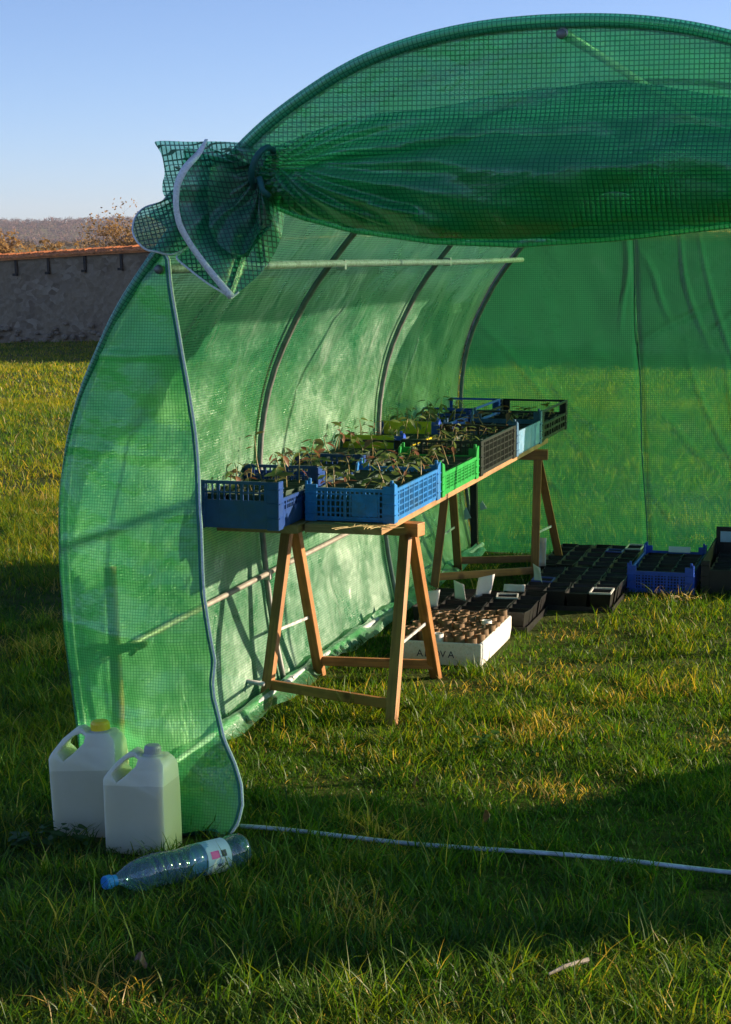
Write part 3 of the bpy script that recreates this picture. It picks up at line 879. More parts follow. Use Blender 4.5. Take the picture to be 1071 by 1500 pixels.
# front right jamb
def jambr(a, b):
    z = 0.012 + 1.478 * a; l = 2.4 - hoopv(z) + 0.012; r = 2.4 - zipv(z) + 0.03
    v = l + (r - l) * b
    return (v, -0.014 + 0.03 * noise.noise(Vector((v * 3, z * 2.4, 7))), z)
mb = MB(); mb.grid(jambr, 60, 14, lambda a, b: (jambr(a, b)[0], jambr(a, b)[2])); obj('front_jamb_film', mb, 'green film', tun, smooth=True)
# gable: taut layer from the arch to the lower edge of the rolled door
BV = [0.43, 0.484, 0.56, 0.694, 0.9, 1.1, 1.33, 1.6, 1.85, 1.95, 1.98]
BZ = [1.70, 1.612, 1.582, 1.549, 1.521, 1.514, 1.528, 1.558, 1.61, 1.66, 1.72]
def botz(v): return float(np.interp(v, BV, BZ))
halfn = PS[(PS[:, 1] > 1.5)]
def topz(v): return float(np.interp(v, halfn[:, 0], halfn[:, 1]))
def gab(a, b):
    v = 0.43 + 1.55 * b; z = botz(v) + (topz(v) - botz(v)) * a
    y = -0.010 + 0.012 * noise.noise(Vector((v * 3, z * 4, 1))) - 0.03 * (1 - a) ** 2
    return (v, y, z)
mb = MB(); mb.grid(gab, 40, 130, lambda a, b: (gab(a, b)[0], gab(a, b)[2]))
obj('gable_film', mb, 'door film', tun, smooth=True)
# rolled up door: stacked folds hanging as a sack from the tie to the right
TIE = Vector((0.475, -0.05, 1.70))
T1 = ([0.43, 0.473, 0.60, 0.764, 1.0, 1.284, 1.59, 1.8, 1.98], [1.735, 1.745, 1.785, 1.825, 1.848, 1.886, 1.845, 1.80, 1.74])
T2 = ([0.43, 0.50, 0.555, 0.66, 0.764, 1.0, 1.286, 1.592, 1.8, 1.98], [1.71, 1.685, 1.67, 1.72, 1.748, 1.782, 1.80, 1.772, 1.75, 1.72])
T3 = ([0.43, 0.50, 0.62, 0.80, 1.0, 1.25, 1.592, 1.8, 1.98], [1.70, 1.66, 1.64, 1.665, 1.70, 1.715, 1.70, 1.69, 1.70])
def sack(top, depth, seed, lowoff, front):
    def f(a, b):
        v = 0.45 + 1.52 * b
        tz = float(np.interp(v, *top)); bz = botz(v) + lowoff * math.sin(PI * b)
        z = tz + (bz - tz) * a
        belly = math.sin(PI * min(max(b * 1.02, 0), 1)) ** 0.55
        ang = math.atan2(z - TIE.z, max(v - TIE.x, 0.01))
        rad = math.hypot(z - TIE.z, v - TIE.x)
        wr = math.sin(ang * 34 + seed + 3 * noise.noise(Vector((rad * 2, ang * 3, seed)))) * 0.022 * math.exp(-rad * 1.1)
        wr += 0.07 * noise.noise(Vector((v * 2.6, z * 7, seed))) * belly + 0.035 * abs(noise.noise(Vector((v * 4 - z * 6, z * 9 + v * 2, seed + 8)))) * belly + 0.028 * noise.noise(Vector((v * 7 + z * 5, z * 16, seed + 3))) * belly
        y = front * (0.02 + depth * belly * math.sin(PI * (0.06 + a * 0.92)) ** 0.8) + wr * (0.3 + 0.7 * math.sin(PI * a))
        z2 = z + 0.03 * noise.noise(Vector((v * 3, 0, seed))) * (1 - a)
        return (v, y - 0.012, z2)
    return f
for k, (tp, dp, sd_, lo, fr) in enumerate([(T1, 0.10, 1.0, 0.0, -1), (T2, 0.17, 4.0, 0.008, -1), (T3, 0.12, 9.0, 0.016, -1)]):
    f = sack(tp, dp, sd_, lo, fr)
    mb = MB(); mb.grid(f, 50, 170, lambda a, b, f=f: (f(a, b)[0] * 1.0, f(a, b)[2] * 1.25))
    obj('rolled_door_fold', mb, 'door film', tun, smooth=True)
f = sack(T2, 0.17, 4.0, 0.008, -1)
mb = MB(); mb.tube([(v, -0.02, botz(v) - 0.002) for v in np.linspace(0.47, 1.95, 60)], 0.009, 8, uv=True); obj('door_hem', mb, 'door film', tun, smooth=True)
# knotted tail of the door
def fan(rim, center, seed, nrad=26, wr=0.02, uvs=1.0, pw=0.8):
    rim = [Vector(p) for p in rim]; n = len(rim)
    # smooth rim
    out_ = rim
    for _ in range(2):
        q = [out_[0]]
        for i in range(len(out_) - 1):
            q.append(out_[i] * .75 + out_[i + 1] * .25); q.append(out_[i] * .25 + out_[i + 1] * .75)
        q.append(out_[-1]); out_ = q
    m = len(out_)
    c = Vector(center)
    def f(a, b):
        x = b * (m - 1); i = min(int(x), m - 2); p = out_[i].lerp(out_[i + 1], x - i)
        d = p - c
        r = 0.07 + 0.93 * a
        q = c + d * r
        bulge = math.sin(PI * r) * 0.035 * (1 if d.y < 0 else -1)
        q.y += bulge + wr * math.sin(b * 30 + seed + 2.2 * noise.noise(Vector((a * 2, b * 5, seed)))) * r * (1.25 - r)
        q.z += 0.012 * noise.noise(Vector((b * 7, a * 3, seed)))
        return tuple(q)
    # spread uv so that the net is square
    per = sum((out_[i + 1] - out_[i]).length for i in range(m - 1)); rad = sum((p - c).length for p in out_) / m
    uvf = lambda a, b: (f(a, b)[0] * .87 + f(a, b)[1] * .35 + f(a, b)[2] * .5 * uvs, f(a, b)[2] * .87 - f(a, b)[0] * .5 * uvs + f(a, b)[1] * .2)
    return f, uvf, out_
C0 = (0.475, -0.06, 1.69)
fans = [
    # upper lobe
    ([(0.50, 0.03, 1.755), (0.43, 0.02, 1.757), (0.358, -0.10, 1.764), (0.30, -0.05, 1.760), (0.222, -0.12, 1.757), (0.222, -0.12, 1.755), (0.222, -0.06, 1.72), (0.224, -0.06, 1.69), (0.246, -0.13, 1.66), (0.250, -0.14, 1.62), (0.30, -0.18, 1.60), (0.34, -0.10, 1.54)], 1, 0.012, 0.35),
    # left bell lobe
    ([(0.255, -0.02, 1.645), (0.235, -0.06, 1.641), (0.185, 0.00, 1.615), (0.157, -0.07, 1.590), (0.166, -0.14, 1.555), (0.188, -0.17, 1.522), (0.225, -0.17, 1.492), (0.262, -0.13, 1.480), (0.296, -0.08, 1.515)], 5, 0.01, 0.5),
    # back of the bell
    ([(0.235, -0.02, 1.636), (0.19, 0.05, 1.61), (0.158, -0.05, 1.588), (0.20, 0.06, 1.54), (0.25, 0.08, 1.50), (0.296, 0.04, 1.515)], 2, 0.01, 0.5),
    # lower tip, in front
    ([(0.285, -0.08, 1.50), (0.268, -0.12, 1.483), (0.33, -0.15, 1.435), (0.425, -0.155, 1.388), (0.428, -0.155, 1.386), (0.452, -0.11, 1.405), (0.486, -0.05, 1.46), (0.515, -0.03, 1.525), (0.516, -0.02, 1.54), (0.508, 0.02, 1.60), (0.50, 0.02, 1.63)], 8, 0.012, 0.2),
    # middle ruffles
    ([(0.33, -0.20, 1.74), (0.31, -0.19, 1.66), (0.315, -0.20, 1.58), (0.35, -0.18, 1.50), (0.425, -0.16, 1.40), (0.428, -0.16, 1.395)], 3, 0.022, 0.6),
    ([(0.34, -0.10, 1.75), (0.30, -0.15, 1.70), (0.33, -0.06, 1.64), (0.28, -0.16, 1.60), (0.33, -0.05, 1.55), (0.36, -0.20, 1.50), (0.44, -0.05, 1.47), (0.47, -0.15, 1.50), (0.51, -0.04, 1.56)], 14, 0.03, 0.9),
    ([(0.38, -0.15, 1.72), (0.37, -0.16, 1.60), (0.39, -0.18, 1.52), (0.45, -0.14, 1.47), (0.49, -0.10, 1.55)], 11, 0.02, 0.6)]
tail = None
for k, (rim, sd_, wr_, us) in enumerate(fans):
    f, uvf, out_ = fan(rim, C0, sd_, wr=wr_, uvs=us)
    mb = MB(); mb.grid(f, 26, 60, uvf)
    o = obj('door_tail_ruffle', mb, 'knot film', tun, smooth=True)
    if k in (1, 3):
        mb = MB(); mb.tube([Vector(f(1, b)) for b in np.linspace(0.12 if k == 1 else 0.05, 0.98 if k == 1 else 0.45, 50)], 0.0026, 6); obj('edge_cord', mb, 'zip tape', o, smooth=True)
# white zip ribbon hanging down the tail
rib = [(0.36, -0.13, 1.762, 0.008), (0.358, -0.17, 1.73, 0.016), (0.335, -0.215, 1.69, 0.019), (0.318, -0.225, 1.65, 0.017), (0.315, -0.225, 1.60, 0.015), (0.322, -0.22, 1.555, 0.016), (0.347, -0.205, 1.505, 0.015), (0.385, -0.19, 1.450, 0.016), (0.436, -0.175, 1.386, 0.019)]
rp = np.array(rib); tt = np.linspace(0, len(rib) - 1, 60)
rr_ = np.stack([np.interp(tt, range(len(rib)), rp[:, i]) for i in range(4)], 1)
for _ in range(6): rr_[1:-1] = (rr_[:-2] + rr_[2:] + 2 * rr_[1:-1]) / 4
mb = MB()
for i in range(60):
    x, y, z, w_ = rr_[i]; 
    j = min(i + 1, 59); k = max(i - 1, 0); t = Vector((rr_[j][0] - rr_[k][0], 0, rr_[j][2] - rr_[k][2])).normalized(); n_ = Vector((t.z, 0, -t.x))
    mb.v += [(x - n_.x * w_ / 2, y, z - n_.z * w_ / 2), (x, y - 0.003, z), (x + n_.x * w_ / 2, y, z + n_.z * w_ / 2)]
    if i: 
        b = 3 * i; mb.f += [(b - 3, b - 2, b + 1, b), (b - 2, b - 1, b + 2, b + 1)]
o = obj('door_zip_ribbon', mb, 'zip tape', tun, smooth=True)
so = o.modifiers.new('s', 'SOLIDIFY'); so.thickness = 0.002
# tie strap
mb = MB(); mb.tube([(0.478 + 0.008 * math.cos(a) + .02 * math.sin(a), -0.055 + 0.06 * math.cos(a + .3), 1.695 + 0.048 * math.sin(a)) for a in np.linspace(0, 2 * PI, 26)], 0.008, 6, cap=False)
mb.tube([(0.49, -0.12, 1.67), (0.50, -0.13, 1.64), (0.515, -0.12, 1.625)], 0.008, 6)
obj('tie_strap', mb, 'teal strap', tun, smooth=True)
# screw knobs where the purlins meet the front hoop
for v, z in ((0.195, 1.45), (1.2, 1.995)):
    mb = MB(); mb.lathe([(0.0, -0.04), (0.010, -0.04), (0.012, -0.034), (0.012, -0.026), (0.005, -0.025), (0.005, 0)], 10, 'x')
    mb.v = [(v + b, a, z + c) for a, b, c in mb.v]
    obj('screw_knob', mb, 'dark steel', tun, smooth=True)

# stake and coil behind the front film, corner post
st_ = thing('wooden_stake', 'short wooden stake with a coil of pale cord behind the front green film', 'stake', Wp(-0.01, 0.14, 0), ROT)
mb = MB(); mb.tube([(0, 0, 0), (0.003, 0, 0.3), (-0.012, 0, 0.66)], [0.02, 0.018, 0.017], 8); obj('post', mb, 'board wood', st_, smooth=True)
mb = MB()
mb.tube([(-0.02 + 0.09 * math.cos(a) + .03 * math.sin(a * 2.3), -0.03 + 0.03 * math.sin(a), 0.44 + 0.018 * math.sin(a * 1.3) + 0.01 * math.cos(2.1 * a)) for a in np.linspace(0, 4 * PI, 60)], 0.006, 6)
obj('cord', mb, 'straw', st_, smooth=True)
cp = thing('corner_post', 'dark wooden post at the back left corner with scraps of white tape', 'post', Wp(0.0, 4.70, 0), ROT)
mb = MB(); mb.bar((0, 0, -0.02), (-0.01, 0.0, 0.40), 0.035, 0.035); obj('post', mb, 'black wood', cp, bevel=0.004)
for i, (a, b, c) in enumerate(((0.03, 0.22, 0.03), (-0.05, 0.17, 0.045))):
    mb = MB(); mb.hexa([(a, -.02, b), (a + .035, -.03, b + .012), (a + .036, -.028, b + .012), (a + .001, -.018, b), (a - .004, -.02, b + c), (a + .01, -.03, b + c + .02), (a + .011, -.028, b + c + .02), (a - .003, -.018, b + c)])
    obj('tape_scrap', mb, 'white card', cp)
mb = MB(); mb.tube([Wp(-0.15, 1.32, 0.099), Wp(0.02, 1.30, 0.088)], 0.008, 8)
tag(obj('steel_pipe', mb, 'galvanised steel', smooth=True), 'short grey steel pipe low behind the left foot of the near trestle', 'pipe')
# bar lying across the doorway
mb = MB()
mb.tube([Wp(0.30 + 1.75 * k / 24, -0.005 - 0.030 * k / 24 + 0.002 * math.sin(k * .9), 0.021 + 0.004 * math.sin(k * 0.6)) for k in range(25)], 0.0056, 10)
tag(obj('ground_bar', mb, 'white rail enamel', smooth=True), 'long pale blue white metal bar lying in the grass across the tunnel doorway', 'bar')
c_ = MB(); c_.tube([Wp(0.62, -0.016, 0.028), Wp(0.66, -0.017, 0.028)], 0.0125, 10); 

# ------------------------------------------------------------------ trestles and boards
def uvbar(name, p0, p1, wx, wy, mat, parent, up=(0, 0, 1), bevel=0.002):
    mb = MB(); mb.bar(p0, p1, wx, wy, up)
    L_ = (Vector(p1) - Vector(p0)).length; o_ = rnd.random() * 5
    mb.uv = {}
    for i in range(8):
        e = 0 if i < 4 else L_; c = ((0, 0), (wx, 0), (wx + wy, 0), (wx + 2 * wy, 0))[i % 4][0]
        mb.uv[i] = (c + o_, e + o_)
    # lengthwise grain runs along V: mapping stretches it
    return obj(name, mb, mat, parent, bevel=bevel)
MATS['trestle wood'].node_tree.nodes['Mapping'].inputs['Scale'].default_value = (70, 4, 1)
MATS['board wood'].node_tree.nodes['Mapping'].inputs['Scale'].default_value = (50, 2.5, 1)
def trestle(label, feet, beam, zt):
    """feet: near-left, near-right, far-left, far-right in (v, u); beam: two (v, u) ends"""
    ctr = ((beam[0][0] + beam[1][0]) / 2, (beam[0][1] + beam[1][1]) / 2)
    t = thing('trestle', label, 'trestle', Wp(ctr[0], ctr[1], 0), ROT, 'wooden trestles under the plant table')
    loc = lambda p, z: Vector((p[0] - ctr[0], p[1] - ctr[1], z))
    b0, b1 = loc(beam[0], zt - 0.022), loc(beam[1], zt - 0.022)
    uvbar('beam', b0, b1, 0.058, 0.044, 'trestle wood', t)
    d = (b1 - b0).normalized(); n_ = Vector((-d.y, d.x, 0))
    tops = []
    for k, (ft, side) in enumerate(zip(feet, (-1, -1, 1, 1))):
        e = b0 if k % 2 == 0 else b1
        top = e + d * (0.045 if k % 2 == 0 else -0.045) + n_ * side * 0.024 + Vector((0, 0, -0.005 if False else -0.02))
        f = loc(ft, -0.01)
        uvbar('leg', f, top, 0.036, 0.026, 'trestle wood', t, up=n_)
        tops.append((f, top))
    for s0, s1 in ((0, 1), (2, 3)):
        a = tops[s0][0].lerp(tops[s0][1], 0.13); b = tops[s1][0].lerp(tops[s1][1], 0.13)
        uvbar('cross_rail', a, b, 0.018, 0.032, 'trestle wood', t, up=(0, 0, 1))
    for s0, s1 in ((0, 2), (1, 3)):
        a = tops[s0][0].lerp(tops[s0][1], 0.42); b = tops[s1][0].lerp(tops[s1][1], 0.42)
        mb = MB(); mb.bar(a + n_ * .0, b, 0.004, 0.010); obj('brace', mb, 'galvanised steel', t)
    return t
ZB = 0.612
trestle('nearer brown wooden trestle under the front of the plant table', [(0.0, 1.37), (0.478, 1.19), (0.06, 1.82), (0.465, 1.885)], [(-0.02, 1.60), (0.50, 1.50)], ZB)
trestle('farther brown wooden trestle under the back of the plant table', [(0.055, 3.57), (0.445, 3.90), (0.05, 4.10), (0.50, 4.33)], [(0.02, 3.83), (0.50, 3.90)], ZB)
def board(label, v0, v1, u0, u1):
    b = uvbar('table_board', Wp((v0 + v1) / 2, u0, ZB + 0.015), Wp((v0 + v1) / 2, u1, ZB + 0.015), v1 - v0, 0.028, 'board wood', None)
    tag(b, label, 'board'); return b
board('right hand long pine board of the plant table, resting on both trestles', 0.195, 0.448, 1.19, 4.20)
board('left hand long pine board of the plant table, beside the green film', -0.085, 0.185, 1.15, 4.40)
ZT = ZB + 0.030

# ------------------------------------------------------------------ crates
def lattice(mb, p0, L_, z0, z1, nx_, nz_, axis, th, solid=None, bw=0.005, rimh=0.010):
    """wall in the plane of one axis starting at p0=(x,y) of length L_; bars vertical and horizontal"""
    x, y = p0
    def bx(a0, a1, za, zb, t=th):
        if axis == 'x': mb.box(x + a0, y - t / 2, za, x + a1, y + t / 2, zb)
        else: mb.box(x - t / 2, y + a0, za, x + t / 2, y + a1, zb)
    bx(0, L_, z0, z0 + rimh * .8, th); bx(0, L_, z1 - rimh, z1, th * 1.7)
    for i in range(1, nx_):
        a = L_ * i / nx_; w_ = bw * (1.9 if i % 4 == 0 else 1); bx(a - w_ / 2, a + w_ / 2, z0 + rimh * .8, z1 - rimh, th * .8 + (0.002 if i % 4 == 0 else 0))
    for j in range(1, nz_):
        zc = z0 + (z1 - z0) * j / nz_; bx(0.002, L_ - 0.002, zc - bw / 2, zc + bw / 2, th * 0.6)
    if solid:
        for a0, a1, b0, b1 in solid: bx(L_ * a0, L_ * a1, z0 + (z1 - z0) * b0, z0 + (z1 - z0) * b1, th * .95)
def crate(label, v0, v1, u0, u1, h, mat, style='lattice', posts=0.0, base=ZT, dip=0.0, post_mat=None, side_mat=None, front_h=None, low=None, name='plastic_crate', fill=None, rear_h=None, rot=0.0, nx_=16, nz_=5, group=None, ldip=None):
    w_, l_ = v1 - v0, u1 - u0
    c = thing(name, label, 'crate', Wp((v0 + v1) / 2, (u0 + u1) / 2, base), ROT + rot, group)
    X0, X1, Y0, Y1 = -w_ / 2, w_ / 2, -l_ / 2, l_ / 2
    th = 0.004; fh = front_h or h; rh = rear_h or h; sh = h - dip
    mb = MB(); mb.box(X0, Y0, 0.003, X1, Y1, 0.009)
    obj('base', mb, mat, c)
    fm = mat; sm = side_mat or mat
    ny = max(6, int(nx_ * l_ / w_))
    panels = [('front_panel', (X0, Y0), w_, fh, 'x', nx_, fm), ('rear_panel', (X0, Y1), w_, rh, 'x', nx_, fm), ('side_panel', (X0, Y0), l_, h - (dip if ldip is None else ldip), 'y', ny, sm), ('side_panel', (X1, Y0), l_, sh, 'y', ny, sm)]
    for nm, p, ln, hh, ax, n_, pm in panels:
        mb = MB()
        if style == 'lattice': lattice(mb, p, ln, 0.009, hh, n_, nz_, ax, th, solid=fill if nm == 'front_panel' else None)
        elif style == 'fine': lattice(mb, p, ln, 0.009, hh, n_, nz_, ax, th, solid=[(0, 1, 0.80, 1.0), (0, 1, 0, .16), (0, .06, 0, 1), (.94, 1, 0, 1)])
        elif style == 'panel':   # solid below, one row of slots under the rim
            lattice(mb, p, ln, 0.009, hh, n_, nz_, ax, th, solid=[(0, 1, 0, 0.58), (0, .12, 0, 1), (.88, 1, 0, 1)])
        elif style == 'solid': lattice(mb, p, ln, 0.009, hh, 4, 2, ax, th, solid=[(0, 1, 0, 1)])
        elif style == 'ribs':
            lattice(mb, p, ln, 0.009, hh, max(4, n_ // 3), 2, ax, th, bw=0.011)
        elif style == 'frame':
            lattice(mb, p, ln, 0.009, hh * .58, max(5, n_ // 3), 2, ax, th, bw=0.011)
            if ax == 'x': mb.box(p[0], p[1] - .004, hh - .009, p[0] + ln, p[1] + .004, hh)
            else: mb.box(p[0] - .004, p[1], hh - .009, p[0] + .004, p[1] + ln, hh)
        obj(nm, mb, pm, c)
    for x in (X0, X1):
        for y in (Y0, Y1):
            mb = MB(); sx = 1 if x > 0 else -1; sy = 1 if y > 0 else -1
            ph = h + posts
            a0, a1 = sorted((x - sx * 0.034, x + sx * 0.004)); b0, b1 = sorted((y - sy * 0.004, y + sy * 0.004))
            mb.box(a0, b0, 0.0, a1, b1, ph - (0.012 if posts else 0))
            a2, a3 = sorted((x - sx * 0.003, x + sx * 0.005)); c0, c1 = sorted((y - sy * 0.042, y + sy * 0.0045))
            if posts > 0:
                pr = [(c0, 0.0), (c1, 0.0), (c1, ph), (c0 + (0.012 if sy > 0 else 0) , ph - 0.01), (c0, h * .85)] if sy > 0 else [(c0, 0.0), (c1, 0.0), (c1, h * .85), (c1 - 0.012, ph - .01), (c0, ph)]
                mb.prism(pr, a2, a3, axis='x')
            else: mb.box(a2, c0, 0.0, a3, c1, ph)
            for k in (0.25, 0.55, .85):   # stiffening ribs round the corner
                mb.box(a0 - .001 if sx < 0 else a0, b0 - 0.003 if sy < 0 else b0, h * k - .0025, a1 if sx < 0 else a1 + .001, b1 if sy < 0 else b1 + .003, h * k + .0025)
                mb.box(a2 - .003 if sx < 0 else a2, c0, h * k - .002, a3 if sx < 0 else a3 + .003, c1, h * k + .002)
            if posts > 0: mb.tube([(x - sx * .008, y - sy * .008, ph - .012), (x - sx * .008, y - sy * .008, ph + .006)], 0.006, 8)
            obj('corner_post', mb, post_mat or mat, c, bevel=0.0012, seg=1)
    return c
cr = {}
cr['L1'] = crate('dark blue solid sided crate at the near left end of the table', -0.105, 0.165, 1.01, 1.47, 0.150, 'dark blue plastic', 'panel', nz_=4, nx_=14, dip=0.055)
cr['R1'] = crate('light blue lattice crate with raised corner pegs at the near right end of the table', 0.185, 0.47, 1.25, 1.88, 0.108, 'light blue plastic', 'lattice', posts=0.022, fill=[(0.52, 0.82, 0.10, 0.80)], nx_=18, nz_=5, ldip=0.035)
cr['L2'] = crate('dark blue crate behind the near left one, full of red leaved seedlings', -0.13, 0.155, 1.50, 2.05, 0.128, 'dark blue plastic', 'panel', nx_=14, dip=0.045)
cr['R2'] = crate('bright green crate with fine holes and notched corners behind the light blue crate', 0.175, 0.47, 1.92, 2.52, 0.085, 'green plastic', 'fine', posts=0.038, nx_=20, nz_=7, ldip=0.04)
cr['L3'] = crate('black crate beside the bright green one, against the left film', -0.13, 0.155, 2.07, 2.62, 0.125, 'black plastic', 'frame', dip=0.05)
cr['R3'] = crate('black lattice crate between the bright green and the slate blue crates', 0.165, 0.47, 2.57, 3.26, 0.135, 'black plastic', 'lattice', nx_=16, nz_=5, ldip=0.05)
cr['L4'] = crate('yellow crate on the left board half hidden by seedlings', -0.13, 0.145, 2.65, 3.28, 0.140, 'yellow plastic', 'solid', dip=0.05, post_mat='cobalt plastic', posts=0.012)
cr['R4'] = crate('slate blue crate with a paler solid side panel near the far end of the table', 0.165, 0.47, 3.29, 3.88, 0.105, 'slate blue plastic', 'solid', posts=0.045, side_mat='pale blue panel plastic', ldip=0.04)
cr['L5'] = crate('cobalt blue crate on the left board beside the slate blue crate', -0.13, 0.145, 3.32, 3.92, 0.120, 'cobalt plastic', 'panel', posts=0.01)
cr['R5'] = crate('tall open framed black crate at the far right end of the table', 0.155, 0.465, 3.92, 4.60, 0.140, 'black plastic', 'frame', ldip=0.03)
cr['L6'] = crate('blue open framed crate at the far left end of the table', -0.12, 0.145, 3.96, 4.56, 0.143, 'cobalt plastic', 'frame')

ORD = ['first', 'second', 'third', 'fourth', 'fifth', 'sixth', 'seventh', 'eighth', 'ninth', 'tenth', 'eleventh', 'twelfth']
# ------------------------------------------------------------------ pots and seedlings
def make_pot(label, group, s, h, mat, soilz=0.82, rim_mat=None, soil=True):
    p = thing('square_pot', label, 'pot', (0, 0, 0), 0, group)
    mb = MB(); b = s * 0.38; t = s * 0.5; th = 0.0014
    n = 0
    for (r0, z0) in ((b, 0), (t - .002, h - .004), (t, h - .004), (t, h), (t - th * 1.6, h), (t - th * 1.6, h - .005), (b - th, .002)):
        mb.v += [(-r0, -r0, z0), (r0, -r0, z0), (r0, r0, z0), (-r0, r0, z0)]
    for k in range(6):
        for i in range(4):
            j = (i + 1) % 4; mb.f.append((4 * k + i, 4 * k + j, 4 * k + 4 + j, 4 * k + 4 + i))
    mb.f.append((3, 2, 1, 0)); mb.f.append((24, 25, 26, 27))
    shell = obj('shell', mb, mat, p)
    r = b + (t - b) * soilz - th * 1.6
    mb = MB(); mb.grid(lambda a, c: ((a * 2 - 1) * r, (c * 2 - 1) * r, h * soilz + 0.003 * noise.noise(Vector((a * 5, c * 5, s * 90)))), 5, 5)
    so_ = obj('soil', mb, 'soil', p)
    KIDS[p.name] = [shell, so_]
    if rim_mat:
        mb = MB(); q = t + 0.0008; r2 = t - 0.06 * s
        for (rr, zz) in ((q, h - .07 * h), (q, h + .001), (r2, h + .001), (r2, h - .06 * h)): mb.v += [(-rr, -rr, zz), (rr, -rr, zz), (rr, rr, zz), (-rr, rr, zz)]
        for k in range(3):
            for i in range(4):
                j = (i + 1) % 4; mb.f.append((4 * k + i, 4 * k + j, 4 * k + 4 + j, 4 * k + 4 + i))
        KIDS[p.name].append(obj('rim', mb, rim_mat, p))
    return p
def leaf_mesh(name, mat, l=1.0, w_=0.5):
    mb = MB()
    rows = [(0, 0.0), (0.15, 0.32), (0.4, 0.5), (0.65, 0.42), (0.85, 0.22), (1.0, 0.0)]
    for (t, ww) in rows:
        zc = -0.22 * t * t
        mb.v += [(t * l, -ww * w_, zc + 0.12 * ww), (t * l, 0, zc), (t * l, ww * w_, zc + 0.12 * ww)]
    for i in range(5):
        a = 3 * i; mb.f += [(a, a + 1, a + 4, a + 3), (a + 1, a + 2, a + 5, a + 4)]
    return mb.mesh(name, mat, True)
LM = [leaf_mesh('leaf', m) for m in ('green leaf', 'red leaf', 'olive leaf', 'dry leaf')]
def make_seedling(seed, h, nl, palette, label, group):
    rr = random.Random(seed)
    p = thing('seedling', label, 'plant', (0, 0, 0), 0, group)
    lean = Vector((rr.gauss(0, .25), rr.gauss(0, .25), 1)).normalized()
    pts = [Vector((0, 0, -0.005))]
    for i in range(4):
        lean = (lean + Vector((rr.gauss(0, .14), rr.gauss(0, .14), 0.1))).normalized(); pts.append(pts[-1] + lean * h / 4)
    mb = MB(); mb.tube(pts, [0.0026, 0.0023, 0.0021, 0.0017, 0.0012], 5); kids = [obj('stem', mb, 'seedling stem', p, smooth=True)]
    az0 = rr.random() * 6
    for k in range(nl):
        at = pts[4] if k < 2 else (pts[3] if k < 4 else pts[2])
        az = az0 + k * PI * (1.0 if k % 2 else 0.97) + (k // 2) * 1.57 + rr.gauss(0, .25)
        s_ = rr.uniform(0.028, 0.050) * (1 if k < 4 else .75)
        pit = rr.uniform(-0.5, 0.75)
        o = bpy.data.objects.new('leaf', LM[rr.choice(palette)]); COL.objects.link(o); o.parent = p
        pet = Vector((math.cos(az) * .010, math.sin(az) * .010, .004)); o.location = at + pet * .5
        o.rotation_euler = (rr.gauss(0, .4), pit, az); o.scale = (s_, s_ * rr.uniform(.75, 1.05), s_)
        kids.append(o)
    KIDS[p.name] = kids
    return p
protos = {}
def fill_crate(key, cname, nx_, ny_, s, ph, mat, seeds, dens, hs=(0.05, 0.10), palette=(0, 1, 2), zoff=0.010, skip=()):
    c = cr[key]; v0, v1, u0, u1 = RECT[key]
    lab = f'{POTCOL[mat]} square pot of soil in the {cname}'; grp = f'pots in the {cname}'
    pot = None; z = c.location.z + zoff
    k = 0
    for i in range(nx_):
        for j in range(ny_):
            v = v0 + (v1 - v0) * (i + .5) / nx_; u = u0 + (u1 - u0) * (j + .5) / ny_
            rz = ROT + rnd.gauss(0, .06)
            loc = Wp(v + rnd.gauss(0, .002), u + rnd.gauss(0, .003), z)
            lab = f'soil pot, {ORD[i]} from left in {ORD[j]} row of {cname}'
            if pot is None:
                pot = make_pot(lab, grp, s, ph, mat); pot.location = loc; pot.rotation_euler = (0, 0, rz)
            else: dup(pot, loc, (rnd.gauss(0, .02), rnd.gauss(0, .02), rz), lab)
            if rnd.random() < dens:
                sd_ = rnd.randrange(5); h_ = rnd.uniform(*hs); kk = (key, sd_)
                lab2 = f'{SEEDTXT[palette]} seedling {ORD[i]} from left in {ORD[j]} row of {cname}'; g2 = f'seedlings in the {cname}'
                l2 = loc + Vector((rnd.gauss(0, .008), rnd.gauss(0, .008), ph * .82))
                rot = (rnd.gauss(0, .12), rnd.gauss(0, .12), rnd.random() * 6.28); sc_ = h_ / 0.1
                if kk not in protos:
                    q = make_seedling(hash(key) % 97 * 0 + sd_ * 13 + sum(map(ord, key)), 0.1, rnd.choice((4, 5, 6)), palette, lab2, g2)
                    protos[kk] = q; q.location = l2; q.rotation_euler = rot; q.scale = (.85 + .15 * sc_,) * 2 + (sc_,)
                else: dup(protos[kk], l2, rot, lab2, scale=(.85 + .15 * sc_,) * 2 + (sc_,))
RECT = {'L1': (-0.09, 0.15, 1.03, 1.45), 'R1': (0.195, 0.46, 1.27, 1.865), 'L2': (-0.12, 0.145, 1.52, 2.03), 'R2': (0.185, 0.46, 1.94, 2.50), 'L3': (-0.12, 0.145, 2.09, 2.60),
        'R3': (0.175, 0.46, 2.59, 3.24), 'L4': (-0.12, 0.135, 2.67, 3.26), 'R4': (0.175, 0.46, 3.31, 3.86), 'L5': (-0.12, 0.135, 3.34, 3.90), 'R5': (0.165, 0.455, 3.94, 4.58), 'L6': (-0.11, 0.135, 3.98, 4.54)}
POTCOL = {'grey green pot plastic': 'grey green', 'pot plastic': 'black'}
MIX = (0, 0, 2, 1, 0); GRN = (0, 0, 2); DRY = (3, 3, 2)
SEEDTXT = {MIX: 'reddish green', GRN: 'green', DRY: 'dried brown'}
GG = 'grey green pot plastic'
fill_crate('L1', 'near left dark blue crate', 3, 4, 0.082, 0.085, GG, 0, 0.75, (0.06, 0.125), MIX, zoff=.02)
